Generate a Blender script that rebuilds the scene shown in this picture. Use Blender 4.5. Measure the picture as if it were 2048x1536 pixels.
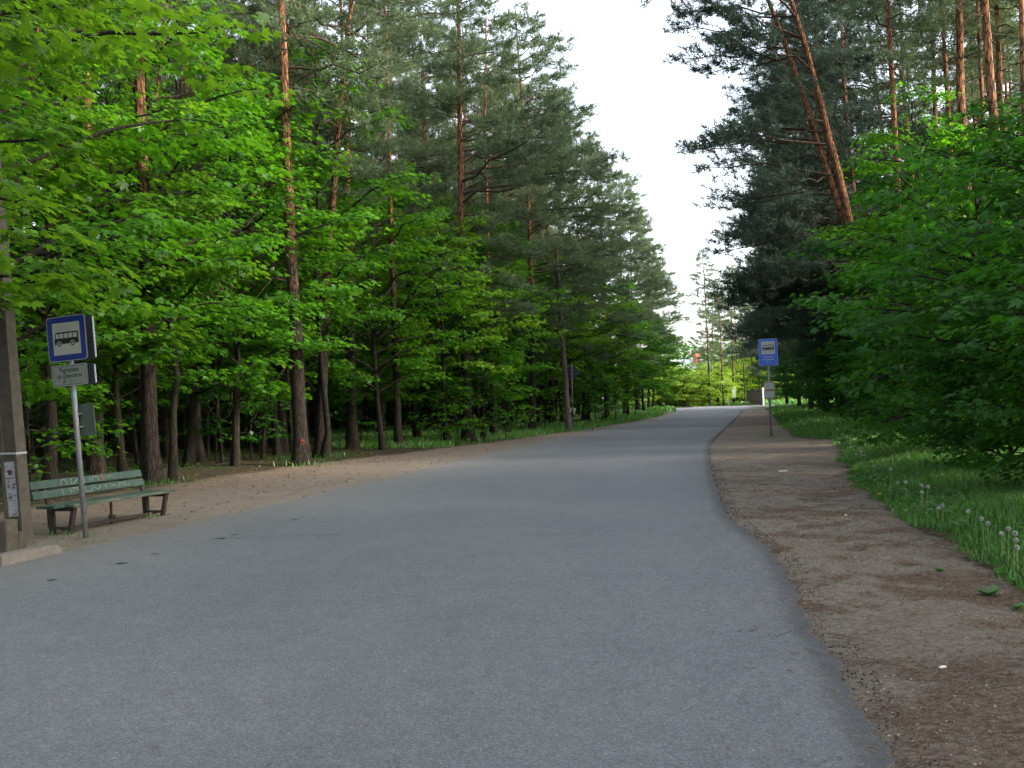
import bpy, bmesh, math, random
import numpy as np
from mathutils import Vector, Matrix
R = math.radians
for o in list(bpy.data.objects): bpy.data.objects.remove(o)
scene = bpy.context.scene
COL = scene.collection
rng = np.random.default_rng(7)
random.seed(7)

# ------------------------------------------------------------------ camera, world, sun, exposure
FPX, CAMH = 1990.0, 1.65
PITCH, ROLL = R(1.0), R(2.0)
fw = Vector((0, math.cos(PITCH), math.sin(PITCH)))
rt0 = Vector((1, 0, 0)); up0 = rt0.cross(fw)
rt = rt0*math.cos(ROLL) - up0*math.sin(ROLL)
up = up0*math.cos(ROLL) + rt0*math.sin(ROLL)
cam = bpy.data.cameras.new('camera'); camo = bpy.data.objects.new('camera', cam); COL.objects.link(camo)
cam.sensor_width = 36; cam.lens = FPX/2048*36; cam.clip_start = 0.1; cam.clip_end = 4000
m = Matrix.Identity(4)
for i in range(3):
    m[i][0] = rt[i]; m[i][1] = up[i]; m[i][2] = -fw[i]
m[2][3] = CAMH
camo.matrix_world = m
scene.camera = camo

SUN_EL, SUN_AZ = R(24), R(104)      # azimuth clockwise from +Y (view direction): from the right, a little behind
sdir = Vector((math.sin(SUN_AZ)*math.cos(SUN_EL), math.cos(SUN_AZ)*math.cos(SUN_EL), math.sin(SUN_EL)))
w = bpy.data.worlds.new('World'); scene.world = w; w.use_nodes = True
nt = w.node_tree; nt.nodes.clear()
sky = nt.nodes.new('ShaderNodeTexSky'); sky.sky_type = 'NISHITA'; sky.sun_disc = False
sky.sun_elevation = SUN_EL; sky.sun_rotation = SUN_AZ; sky.air_density = 1.0; sky.dust_density = 3.0; sky.ozone_density = 1.0
bg = nt.nodes.new('ShaderNodeBackground'); bg.inputs['Strength'].default_value = 0.15
wo = nt.nodes.new('ShaderNodeOutputWorld')
hs = nt.nodes.new('ShaderNodeHueSaturation'); hs.inputs['Saturation'].default_value = 0.45
nt.links.new(sky.outputs[0], hs.inputs['Color']); nt.links.new(hs.outputs[0], bg.inputs[0]); nt.links.new(bg.outputs[0], wo.inputs[0])
sl = bpy.data.lights.new('sun', 'SUN'); sl.energy = 1.5; sl.angle = R(11); sl.color = (1.0, 0.86, 0.68)
so = bpy.data.objects.new('sun', sl); COL.objects.link(so); so.location = (0, 0, 60)
so.rotation_euler = sdir.to_track_quat('Z', 'Y').to_euler()
scene.view_settings.view_transform = 'Standard'; scene.view_settings.look = 'None'
scene.view_settings.exposure = 2.45; scene.view_settings.gamma = 1.0
scene.render.engine = 'CYCLES'

# ------------------------------------------------------------------ pixel helpers (photograph's 2048x1536)
def G(px, py, z=0.0):
    d = fw + rt*((px-1024)/FPX) - up*((py-768)/FPX)
    t = (z-CAMH)/d.z
    return (d.x*t, d.y*t)
def AT(px, d):                       # ground point below pixel column px near the horizon, at depth d
    hz = 802 - (px-1024)*math.tan(ROLL)
    v = fw + rt*((px-1024)/FPX) - up*((hz-768)/FPX)
    return (v.x/v.y*d, d)

# ------------------------------------------------------------------ mesh helpers
def np_mesh(name, V, F, mat, smooth=False):
    V = np.asarray(V, np.float32); F = np.asarray(F, np.int32)
    me = bpy.data.meshes.new(name)
    k = F.shape[1]
    me.vertices.add(len(V)); me.vertices.foreach_set('co', V.ravel())
    me.loops.add(F.size); me.loops.foreach_set('vertex_index', F.ravel())
    me.polygons.add(len(F))
    me.polygons.foreach_set('loop_start', np.arange(0, F.size, k, dtype=np.int32))
    if smooth: me.polygons.foreach_set('use_smooth', np.ones(len(F), bool))
    me.update(calc_edges=True)
    if mat: me.materials.append(mat)
    return me
def link(name, me, parent=None, loc=None):
    o = bpy.data.objects.new(name, me); COL.objects.link(o)
    if parent: o.parent = parent
    if loc is not None: o.location = loc
    return o
def tag(o, label=None, cat=None, group=None, kind=None):
    if label: o['label'] = label
    if cat: o['category'] = cat
    if group: o['group'] = group
    if kind: o['kind'] = kind
    return o
def empty(name, label, cat, loc=(0, 0, 0), yaw=0, group=None, lean=(0, 0)):
    o = bpy.data.objects.new(name, None); COL.objects.link(o); o.empty_display_size = 0.2
    o.matrix_basis = Matrix.Translation(loc) @ Matrix.Rotation(lean[0], 4, 'Y') @ Matrix.Rotation(lean[1], 4, 'X') @ Matrix.Rotation(yaw, 4, 'Z')
    return tag(o, label, cat, group)
class BM:
    def __init__(s): s.bm = bmesh.new()
    def box(s, c, d, bev=0.0, rot=None):
        t = bmesh.new(); bmesh.ops.create_cube(t, size=1)
        bmesh.ops.scale(t, vec=Vector(d), verts=t.verts)
        if bev > 0: bmesh.ops.bevel(t, geom=t.edges[:], offset=bev, segments=2, affect='EDGES', profile=0.5)
        if rot is not None: bmesh.ops.rotate(t, cent=(0, 0, 0), matrix=rot, verts=t.verts)
        bmesh.ops.translate(t, vec=Vector(c), verts=t.verts)
        me = bpy.data.meshes.new('t'); t.to_mesh(me); t.free(); s.bm.from_mesh(me); bpy.data.meshes.remove(me)
        return s
    def poly(s, pts):
        vs = [s.bm.verts.new(p) for p in pts]; s.bm.faces.new(vs); return s
    def slab(s, pts, y0, y1):        # outline in x,z extruded between two y
        a = [s.bm.verts.new((p[0], y0, p[1])) for p in pts]; b = [s.bm.verts.new((p[0], y1, p[1])) for p in pts]
        s.bm.faces.new(a); s.bm.faces.new(list(reversed(b)))
        n = len(pts)
        for i in range(n): s.bm.faces.new((a[i], b[i], b[(i+1) % n], a[(i+1) % n]))
        return s
    def cyl(s, p0, p1, r0, r1=None, n=16, caps=True):
        r1 = r0 if r1 is None else r1
        p0 = Vector(p0); p1 = Vector(p1); ax = (p1-p0).normalized()
        u = ax.orthogonal().normalized(); v = ax.cross(u)
        A = [s.bm.verts.new(p0+(u*math.cos(2*math.pi*i/n)+v*math.sin(2*math.pi*i/n))*r0) for i in range(n)]
        B = [s.bm.verts.new(p1+(u*math.cos(2*math.pi*i/n)+v*math.sin(2*math.pi*i/n))*r1) for i in range(n)]
        for i in range(n):
            f = s.bm.faces.new((A[i], A[(i+1) % n], B[(i+1) % n], B[i])); f.smooth = True
        if caps: s.bm.faces.new(list(reversed(A))); s.bm.faces.new(B)
        return s
    def obj(s, name, mat, parent=None, recalc=True):
        if recalc: bmesh.ops.recalc_face_normals(s.bm, faces=s.bm.faces[:])
        me = bpy.data.meshes.new(name); s.bm.to_mesh(me); s.bm.free(); me.materials.append(mat)
        return link(name, me, parent)
def rrect(w, h, r, cx=0, cz=0, n=5):
    pts = []
    for (sx, sz, a0) in ((1, -1, -90), (1, 1, 0), (-1, 1, 90), (-1, -1, 180)):
        for k in range(n+1):
            a = R(a0+90*k/n); pts.append((cx+sx*(w/2-r)+r*math.cos(a), cz+sz*(h/2-r)+r*math.sin(a)))
    return pts
def frame_slab(b, w1, h1, r1, w2, h2, r2, cx, cz, y):   # flat ring facing -y
    A = rrect(w1, h1, r1, cx, cz); B = rrect(w2, h2, r2, cx, cz); n = len(A)
    a = [b.bm.verts.new((p[0], y, p[1])) for p in A]; c = [b.bm.verts.new((p[0], y, p[1])) for p in B]
    for i in range(n): b.bm.faces.new((a[i], a[(i+1) % n], c[(i+1) % n], c[i]))

# ------------------------------------------------------------------ materials
class NT:
    def __init__(s, name):
        s.m = bpy.data.materials.new(name); s.m.use_nodes = True; s.t = s.m.node_tree; s.t.nodes.clear()
        s.out = s.n('ShaderNodeOutputMaterial')
    def n(s, t, **kw):
        nd = s.t.nodes.new(t)
        for k, v in kw.items():
            if hasattr(nd, k) and not k.startswith('i_'): setattr(nd, k, v)
        return nd
    def l(s, a, b): s.t.links.new(a, b)
    def coord(s, kind='Object', scale=None):
        tc = s.n('ShaderNodeTexCoord'); o = tc.outputs[kind]
        if scale is not None:
            mp = s.n('ShaderNodeMapping'); mp.inputs['Scale'].default_value = scale; s.l(o, mp.inputs[0]); o = mp.outputs[0]
        return o
    def noise(s, co, scale, detail=4, rough=0.55, out=0, dist=0):
        nd = s.n('ShaderNodeTexNoise'); nd.inputs['Scale'].default_value = scale; nd.inputs['Detail'].default_value = detail
        nd.inputs['Roughness'].default_value = rough; nd.inputs['Distortion'].default_value = dist; s.l(co, nd.inputs['Vector']); return nd.outputs[out]
    def ramp(s, fac, stops):
        r = s.n('ShaderNodeValToRGB'); e = r.color_ramp.elements
        while len(e) < len(stops): e.new(0.5)
        for i, (p, c) in enumerate(stops):
            e[i].position = p; e[i].color = (*c, 1) if len(c) == 3 else c
        s.l(fac, r.inputs[0]); return r.outputs[0]
    def mix(s, fac, a, b, mode='MIX'):
        x = s.n('ShaderNodeMix'); x.data_type = 'RGBA'; x.blend_type = mode
        for sock, v in ((x.inputs[0], fac), (x.inputs[6], a), (x.inputs[7], b)):
            if isinstance(v, (int, float)): sock.default_value = v
            elif isinstance(v, tuple): sock.default_value = (*v, 1)
            else: s.l(v, sock)
        return x.outputs[2]
    def math(s, op, a, b=0.0, clamp=False):
        x = s.n('ShaderNodeMath'); x.operation = op; x.use_clamp = clamp
        for sock, v in ((x.inputs[0], a), (x.inputs[1], b)):
            if isinstance(v, (int, float)): sock.default_value = v
            else: s.l(v, sock)
        return x.outputs[0]
    def bump(s, h, strength, dist=0.01):
        b = s.n('ShaderNodeBump'); b.inputs['Strength'].default_value = strength; b.inputs['Distance'].default_value = dist; s.l(h, b.inputs['Height']); return b.outputs[0]
    def bsdf(s, col, rough=0.8, bump=None, metal=0.0, spec=0.3):
        p = s.n('ShaderNodeBsdfPrincipled')
        if isinstance(col, tuple): p.inputs['Base Color'].default_value = (*col, 1)
        else: s.l(col, p.inputs['Base Color'])
        if isinstance(rough, (int, float)): p.inputs['Roughness'].default_value = rough
        else: s.l(rough, p.inputs['Roughness'])
        p.inputs['Metallic'].default_value = metal; p.inputs['Specular IOR Level'].default_value = spec
        if bump is not None: s.l(bump, p.inputs['Normal'])
        s.l(p.outputs[0], s.out.inputs[0]); return s.m

def mat_plain(name, c, rough=0.7, var=0.15, scale=6, metal=0.0, spec=0.3, bump=0.1):
    t = NT(name); co = t.coord()
    n = t.noise(co, scale, 6, 0.65)
    lo = tuple(x*(1-var) for x in c); hi = tuple(min(1, x*(1+var)) for x in c)
    col = t.ramp(n, [(0.3, lo), (0.7, hi)])
    return t.bsdf(col, rough, t.bump(t.noise(co, scale*8, 4), bump, 0.004), metal, spec)

def mat_leaf(name, dark, light, trans, tfac=0.45, gloss=0.05):
    t = NT(name)
    g = t.n('ShaderNodeNewGeometry'); oi = t.n('ShaderNodeObjectInfo')
    r = t.math('ADD', t.math('MULTIPLY', g.outputs['Random Per Island'], 0.75), t.math('MULTIPLY', oi.outputs['Random'], 0.25))
    col = t.ramp(r, [(0.05, dark), (0.95, light)])
    tcol = t.mix(0.65, col, trans)
    d = t.n('ShaderNodeBsdfDiffuse'); t.l(col, d.inputs[0])
    tr = t.n('ShaderNodeBsdfTranslucent'); t.l(tcol, tr.inputs[0])
    ms = t.n('ShaderNodeMixShader'); ms.inputs[0].default_value = tfac; t.l(d.outputs[0], ms.inputs[1]); t.l(tr.outputs[0], ms.inputs[2])
    gl = t.n('ShaderNodeBsdfGlossy'); gl.inputs['Roughness'].default_value = 0.45; gl.inputs[0].default_value = (0.8, 0.85, 0.8, 1)
    m2 = t.n('ShaderNodeMixShader'); m2.inputs[0].default_value = gloss; t.l(ms.outputs[0], m2.inputs[1]); t.l(gl.outputs[0], m2.inputs[2])
    t.l(m2.outputs[0], t.out.inputs[0]); return t.m

M = {}
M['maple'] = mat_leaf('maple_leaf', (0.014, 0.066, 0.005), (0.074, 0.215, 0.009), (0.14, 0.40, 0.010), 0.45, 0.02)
M['maple_bright'] = mat_leaf('maple_leaf_lit', (0.018, 0.082, 0.004), (0.12, 0.26, 0.012), (0.24, 0.48, 0.015), 0.48, 0.03)  # lighter copy of the maple leaf; light on the left maples put into colour
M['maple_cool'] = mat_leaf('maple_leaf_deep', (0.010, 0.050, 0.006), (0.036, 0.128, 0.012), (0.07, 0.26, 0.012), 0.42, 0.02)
M['needle'] = mat_leaf('pine_needles', (0.032, 0.056, 0.030), (0.150, 0.20, 0.105), (0.17, 0.24, 0.10), 0.36, 0.015)
M['needle_shaded'] = mat_leaf('pine_needles_shaded', (0.018, 0.036, 0.027), (0.078, 0.112, 0.082), (0.08, 0.13, 0.08), 0.26, 0.015)  # darker, bluer copy of the needles; shade of the right-hand pines put into colour
M['grass'] = mat_leaf('grass_blades', (0.028, 0.095, 0.016), (0.10, 0.235, 0.04), (0.14, 0.38, 0.04), 0.4, 0.04)
M['herb'] = mat_leaf('herb_leaves', (0.05, 0.12, 0.03), (0.10, 0.20, 0.05), (0.14, 0.3, 0.05), 0.4, 0.03)
M['bush'] = mat_leaf('bush_leaves_sunlit', (0.09, 0.19, 0.02), (0.24, 0.38, 0.03), (0.36, 0.52, 0.03), 0.45, 0.03)  # sunlight at the road end put into the leaf colour, lighter and yellower

def mat_bark(name, low, high, z0=4.0, z1=8.0, bump=0.8):
    t = NT(name); co = t.coord('Object')
    st = t.coord('Object', (1, 1, 0.16))
    v = t.n('ShaderNodeTexVoronoi'); v.feature = 'DISTANCE_TO_EDGE'; v.inputs['Scale'].default_value = 17
    nz = t.noise(st, 9, 5, 0.6, 1)
    vv = t.mix(0.12, st, nz, 'ADD'); t.l(vv, v.inputs['Vector'])
    crack = t.math('MULTIPLY', v.outputs[0], 5.0, True)
    n = t.noise(co, 3.0, 6, 0.65)
    sx = t.n('ShaderNodeSeparateXYZ'); t.l(co, sx.inputs[0])
    mr = t.n('ShaderNodeMapRange'); mr.inputs[1].default_value = z0; mr.inputs[2].default_value = z1
    zz = t.math('ADD', sx.outputs[2], t.math('MULTIPLY', t.math('SUBTRACT', n, 0.5), 6.0)); t.l(zz, mr.inputs[0])
    lowc = t.mix(n, tuple(c*0.75 for c in low), tuple(c*1.25 for c in low))
    highc = t.mix(n, tuple(c*0.7 for c in high), tuple(c*1.2 for c in high))
    col = t.mix(mr.outputs[0], lowc, highc)
    col = t.mix(t.math('SUBTRACT', 1.0, crack), col, tuple(c*0.35 for c in low))
    h = t.math('ADD', crack, t.math('MULTIPLY', t.noise(st, 40, 4), 0.5))
    return t.bsdf(col, 0.9, t.bump(h, bump, 0.03), 0, 0.15)
M['pine_bark'] = mat_bark('pine_bark', (0.030, 0.024, 0.019), (0.30, 0.14, 0.07), 5.0, 10.5)  # grey-brown lower bark, darkened further to stand in for deep forest shade
M['limb_bark'] = mat_bark('pine_limb_bark', (0.07, 0.055, 0.045), (0.10, 0.065, 0.045), 8, 16, 0.3)
M['maple_bark'] = mat_bark('maple_bark', (0.024, 0.021, 0.015), (0.026, 0.022, 0.016), 2, 6, 0.5)
M['concrete'] = mat_plain('concrete', (0.062, 0.055, 0.043), 0.95, 0.3, 7, bump=0.5)
M['kerb'] = mat_plain('kerb_concrete', (0.135, 0.123, 0.108), 0.95, 0.2, 9, bump=0.5)
M['steel'] = mat_plain('galvanised_steel', (0.17, 0.172, 0.185), 0.5, 0.25, 20, 0.35, 0.4, 0.1)
M['signback'] = mat_plain('sign_back_grey', (0.045, 0.05, 0.055), 0.6, 0.12, 5)
M['signedge'] = mat_plain('sign_rim_pale', (0.26, 0.29, 0.31), 0.5, 0.06, 5)
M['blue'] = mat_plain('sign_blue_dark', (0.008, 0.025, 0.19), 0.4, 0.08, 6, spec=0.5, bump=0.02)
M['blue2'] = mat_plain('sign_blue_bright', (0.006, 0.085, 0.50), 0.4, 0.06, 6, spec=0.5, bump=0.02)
M['white'] = mat_plain('sign_white', (0.34, 0.36, 0.33), 0.5, 0.06, 6, bump=0.02)
M['black'] = mat_plain('sign_black', (0.012, 0.012, 0.014), 0.5, 0.1, 6, bump=0.02)
M['plate'] = mat_plain('plate_dirty_white', (0.20, 0.225, 0.20), 0.6, 0.1, 9, bump=0.02)
M['paper'] = mat_plain('paper', (0.62, 0.62, 0.60), 0.9, 0.2, 30, bump=0.1)
M['paper_old'] = mat_plain('weathered_paper', (0.24, 0.245, 0.26), 0.9, 0.35, 18, bump=0.3)
M['bench_dark'] = mat_plain('bench_leg_brown', (0.032, 0.023, 0.019), 0.8, 0.3, 12, bump=0.4)
M['graf'] = mat_plain('graffiti_white', (0.20, 0.23, 0.21), 0.7, 0.3, 40, bump=0.0)
M['graf_red'] = mat_plain('graffiti_red', (0.22, 0.04, 0.03), 0.7, 0.3, 40, bump=0.0)
M['graf_blue'] = mat_plain('graffiti_blue', (0.07, 0.11, 0.15), 0.7, 0.3, 40, bump=0.0)
M['red_paint'] = mat_plain('red_marking_paint', (0.17, 0.025, 0.018), 0.8, 0.3, 20)
M['wood_pole'] = mat_bark('weathered_pole_wood', (0.12, 0.10, 0.085), (0.10, 0.085, 0.07), 2, 6, 0.4)
M['fence'] = mat_plain('weathered_fence_wood', (0.04, 0.033, 0.027), 0.9, 0.3, 3, bump=0.3)
M['whitewash'] = mat_plain('white_post_paint', (0.7, 0.7, 0.68), 0.7, 0.08, 5)
M['roof'] = mat_plain('grey_metal_roof', (0.34, 0.39, 0.46), 0.5, 0.12, 1.5)
M['chimney'] = mat_plain('chimney_brick', (0.36, 0.13, 0.08), 0.8, 0.15, 4)
M['housewall'] = mat_plain('house_render', (0.62, 0.60, 0.56), 0.9, 0.08, 1)
M['glass'] = mat_plain('window_glass', (0.03, 0.04, 0.05), 0.1, 0.1, 1, spec=0.8, bump=0)
M['stalk'] = mat_plain('dandelion_stalk', (0.16, 0.20, 0.09), 0.7, 0.15, 10)
M['fluff'] = mat_leaf('seed_fluff', (0.38, 0.40, 0.38), (0.55, 0.56, 0.54), (0.5, 0.5, 0.5), 0.5, 0.0)
M['petal'] = mat_plain('yellow_petal', (0.65, 0.42, 0.02), 0.8, 0.1, 10)
M['litterneedle'] = mat_leaf('fallen_needles', (0.06, 0.036, 0.024), (0.26, 0.175, 0.12), (0.2, 0.1, 0.05), 0.1, 0.02)
M['pebble'] = mat_leaf('small_pebbles', (0.10, 0.085, 0.07), (0.42, 0.38, 0.33), (0.2, 0.2, 0.2), 0.0, 0.02)
M['deadleaf'] = mat_leaf('dry_leaves', (0.10, 0.065, 0.035), (0.26, 0.19, 0.10), (0.2, 0.12, 0.05), 0.2, 0.02)
M['cone'] = mat_plain('pine_cone', (0.07, 0.045, 0.03), 0.9, 0.3, 30)

def mat_wood_green():
    t = NT('peeling_green_paint'); co = t.coord('Object', (1, 6, 6)); c2 = t.coord()
    n = t.noise(co, 3.2, 8, 0.7)
    col = t.ramp(t.noise(c2, 5, 4), [(0.3, (0.018, 0.042, 0.032)), (0.7, (0.036, 0.070, 0.052))])
    wear = t.ramp(n, [(0.60, (0, 0, 0)), (0.66, (1, 1, 1))])
    col = t.mix(wear, col, (0.12, 0.12, 0.095))
    return t.bsdf(col, 0.6, t.bump(n, 0.3, 0.004))
M['bench'] = mat_wood_green()
def mat_seat():
    t = NT('worn_seat_paint'); co = t.coord('Object', (1, 6, 6)); n = t.noise(co, 2.5, 8, 0.7)
    col = t.ramp(n, [(0.38, (0.025, 0.055, 0.04)), (0.52, (0.075, 0.09, 0.065)), (0.65, (0.14, 0.135, 0.10))])
    return t.bsdf(col, 0.7, t.bump(n, 0.3, 0.004))
M['seat'] = mat_seat()

def mat_ground():
    t = NT('ground_surface'); co = t.coord('Object')
    at = t.n('ShaderNodeAttribute'); at.attribute_name = 'cover'
    sp = t.n('ShaderNodeSeparateColor'); t.l(at.outputs['Color'], sp.inputs[0])
    big = t.noise(co, 0.55, 6, 0.6); med = t.noise(co, 3.0, 7, 0.68, dist=0.4); fine = t.noise(co, 28, 6, 0.75); grit = t.noise(co, 120, 3, 0.8)
    streak = t.noise(t.coord('Object', (1.25, 0.8, 1)), 1.5, 8, 0.74, dist=0.8)
    needle = t.noise(t.coord('Object', (26, 60, 1)), 1.6, 5, 0.85, dist=2.5)
    # bare sandy soil
    sand = t.ramp(fine, [(0.25, (0.095, 0.080, 0.063)), (0.5, (0.175, 0.153, 0.125)), (0.8, (0.29, 0.26, 0.22))])
    litter = t.ramp(t.math('ADD', t.math('MULTIPLY', fine, 0.5), t.math('MULTIPLY', needle, 0.5)), [(0.36, (0.040, 0.024, 0.016)), (0.5, (0.105, 0.066, 0.044)), (0.66, (0.185, 0.125, 0.088))])
    lm = t.math('ADD', t.math('MULTIPLY', streak, 0.65), t.math('MULTIPLY', med, 0.35))
    lmask = t.ramp(t.math('ADD', lm, t.math('MULTIPLY', t.math('SUBTRACT', sp.outputs[2], 0.5), 0.5)), [(0.40, (0.08, 0.08, 0.08)), (0.68, (0.74, 0.74, 0.74))])
    soil = t.mix(lmask, sand, litter)
    soil = t.mix(t.math('MULTIPLY', t.ramp(big, [(0.55, (0, 0, 0)), (0.75, (1, 1, 1))]), 0.35), soil, (0.10, 0.085, 0.075))
    speck = t.ramp(grit, [(0.70, (0, 0, 0)), (0.76, (1, 1, 1))])
    soil = t.mix(t.math('MULTIPLY', speck, 0.4), soil, (0.5, 0.46, 0.4))
    # forest floor
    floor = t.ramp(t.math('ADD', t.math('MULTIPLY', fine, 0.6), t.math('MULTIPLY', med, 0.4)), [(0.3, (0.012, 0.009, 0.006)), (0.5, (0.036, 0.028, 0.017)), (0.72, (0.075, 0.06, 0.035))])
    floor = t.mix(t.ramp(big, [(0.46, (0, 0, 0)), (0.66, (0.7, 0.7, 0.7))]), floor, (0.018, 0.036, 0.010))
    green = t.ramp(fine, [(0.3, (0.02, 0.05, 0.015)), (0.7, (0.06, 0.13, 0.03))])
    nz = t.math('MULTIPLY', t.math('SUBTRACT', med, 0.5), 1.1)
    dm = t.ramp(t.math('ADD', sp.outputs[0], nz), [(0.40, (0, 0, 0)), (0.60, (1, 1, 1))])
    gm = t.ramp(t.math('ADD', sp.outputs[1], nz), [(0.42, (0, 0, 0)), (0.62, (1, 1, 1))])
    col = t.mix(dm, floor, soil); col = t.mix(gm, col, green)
    h = t.math('ADD', t.math('MULTIPLY', fine, 0.6), t.math('ADD', t.math('MULTIPLY', grit, 0.3), t.math('MULTIPLY', needle, 0.3)))
    return t.bsdf(col, 0.95, t.bump(h, 0.7, 0.03), 0, 0.15)
M['ground'] = mat_ground()

def mat_asphalt():
    t = NT('asphalt'); co = t.coord('Object')
    at = t.n('ShaderNodeAttribute'); at.attribute_name = 'cover'
    sp = t.n('ShaderNodeSeparateColor'); t.l(at.outputs['Color'], sp.inputs[0])
    g1 = t.noise(co, 150, 3, 0.8); g2 = t.noise(co, 55, 4, 0.75); med = t.noise(co, 2.2, 6, 0.6); big = t.noise(t.coord('Object', (1, 0.30, 1)), 0.5, 5, 0.6)
    v = t.n('ShaderNodeTexVoronoi'); v.inputs['Scale'].default_value = 95; t.l(co, v.inputs['Vector'])
    base = t.ramp(g2, [(0.35, (0.070, 0.077, 0.081)), (0.65, (0.150, 0.157, 0.162))])
    stone = t.ramp(v.outputs['Color'], [(0.0, (0.05, 0.055, 0.06)), (0.6, (0.122, 0.128, 0.135)), (0.90, (0.21, 0.21, 0.215)), (1.0, (0.42, 0.41, 0.39))])
    col = t.mix(0.55, base, stone)
    pat = t.math('ADD', t.math('MULTIPLY', big, 0.6), t.math('MULTIPLY', med, 0.4))
    col = t.mix(1.0, col, t.ramp(pat, [(0.36, (0.88, 0.89, 0.90)), (0.64, (1.09, 1.085, 1.07))]), 'MULTIPLY')
    # dust driven to the left edge, dark crumbled right edge
    dust = t.math('MULTIPLY', sp.outputs[0], t.math('ADD', 0.35, t.math('MULTIPLY', med, 0.9)), True)
    col = t.mix(t.math('MULTIPLY', dust, 0.5), col, (0.16, 0.145, 0.12))
    dk = t.ramp(t.math('ADD', sp.outputs[1], t.math('MULTIPLY', t.math('SUBTRACT', g2, 0.5), 0.9)), [(0.45, (0, 0, 0)), (0.65, (1, 1, 1))])
    col = t.mix(t.math('MULTIPLY', dk, 0.75), col, (0.045, 0.045, 0.045))
    wear = t.ramp(t.noise(co, 0.9, 7, 0.7, dist=0.8), [(0.52, (0, 0, 0)), (0.68, (1, 1, 1))])
    col = t.mix(t.math('MULTIPLY', wear, 0.16), col, (0.075, 0.078, 0.08))
    mott = t.noise(co, 9, 5, 0.7)
    col = t.mix(1.0, col, t.ramp(mott, [(0.3, (0.88, 0.88, 0.88)), (0.7, (1.1, 1.1, 1.1))]), 'MULTIPLY')
    return t.bsdf(col, 0.78, t.bump(t.math('ADD', g1, t.math('MULTIPLY', v.outputs['Distance'], 0.8)), 0.5, 0.008), 0, 0.35)
M['asphalt'] = mat_asphalt()
M['tar'] = mat_plain('tar_patch', (0.018, 0.019, 0.02), 0.7, 0.3, 20)

# ------------------------------------------------------------------ road outline and ground
LE_px = [(0, 1137), (125, 1107), (250, 1080), (400, 1045), (560, 1008), (700, 975), (800, 951), (900, 928), (1000, 904), (1100, 882), (1200, 861), (1290, 843), (1335, 832), (1350, 826), (1352, 822)]
RE_px = [(1484, 822), (1478, 832), (1462, 846), (1448, 860), (1432, 874), (1421, 886), (1418, 905), (1423, 945), (1436, 985), (1448, 1020), (1470, 1048), (1510, 1078), (1545, 1104), (1567, 1140), (1585, 1180), (1602, 1215), (1618, 1262), (1652, 1296), (1672, 1335), (1700, 1385), (1730, 1440), (1758, 1490), (1786, 1536)]
LE = [(-19, -30), (-9.3, -2)] + [G(*p) for p in LE_px]
RE = [G(*p) for p in RE_px] + [(0.9, 2.0), (0.1, -2), (-8, -30)]
far_l = G(1352, 822); far_r = G(1484, 822)
FAR = [G(1346, 818.5), G(1300, 820), G(1100, 826), G(900, 832), G(900, 828), G(1100, 821), G(1300, 815.5), G(1400, 813), G(1535, 809.5), G(1590, 808), G(1590, 815), G(1530, 817), G(1486, 819.5)]
def dens(pts, step, jit, seed, close=False):
    r = np.random.default_rng(seed); out = []
    P = pts + ([pts[0]] if close else [])
    for a, b in zip(P[:-1], P[1:]):
        a = np.array(a); b = np.array(b); L = np.linalg.norm(b-a); d = min(a[1], b[1])
        s = step*max(1, d/12); n = max(1, int(L/s)); nn = np.array([-(b-a)[1], (b-a)[0]])/max(L, 1e-6)
        for k in range(n):
            q = a+(b-a)*k/n; q_ = q[0]*1.7+q[1]; c_ = jit*1.6*(math.sin(q_*4.1+seed)+0.8*math.sin(q_*9.7+1)+0.7*math.sin(q_*19.3)*math.sin(q_*2.3))
            out.append(q+nn*(r.normal()*jit+c_))
    if not close: out.append(np.array(P[-1]))
    return out
def chaikin(P, it=1):
    P = [np.array(p, float) for p in P]
    for _ in range(it):
        Q = [P[0]]
        for a, b in zip(P[:-1], P[1:]): Q += [a*0.75+b*0.25, a*0.25+b*0.75]
        Q.append(P[-1]); P = Q
    return [tuple(p) for p in P]
LEs = dens(chaikin(LE), 0.30, 0.012, 1); REs = dens(chaikin(RE), 0.055, 0.012, 2); FARs = [np.array(p) for p in FAR]
outline = LEs + FARs + REs
def seg_dist(P, line):               # distance of points P (n,2) to a polyline
    line = np.array(line); best = np.full(len(P), 1e9)
    for a, b in zip(line[:-1], line[1:]):
        ab = b-a; t = np.clip(((P-a)@ab)/(ab@ab+1e-12), 0, 1)
        best = np.minimum(best, np.linalg.norm(P-(a+t[:, None]*ab), axis=1))
    return best
def inside(P, poly):
    poly = np.array(poly); x, y = P[:, 0], P[:, 1]; c = np.zeros(len(P), bool)
    x0, y0 = poly[:, 0], poly[:, 1]; x1, y1 = np.roll(x0, -1), np.roll(y0, -1)
    for a, b, d, e in zip(x0, y0, x1, y1):
        k = ((b > y) != (e > y))
        if b != e: c ^= k & (x < (d-a)*(y-b)/(e-b)+a)
    return c
def setcover(me, C):
    ca = me.color_attributes.new('cover', 'FLOAT_COLOR', 'POINT')
    ca.data.foreach_set('color', np.concatenate([C, np.ones((len(C), 1))], 1).astype(np.float32).ravel())
ROADPOLY = [tuple(p) for p in outline]
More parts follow.
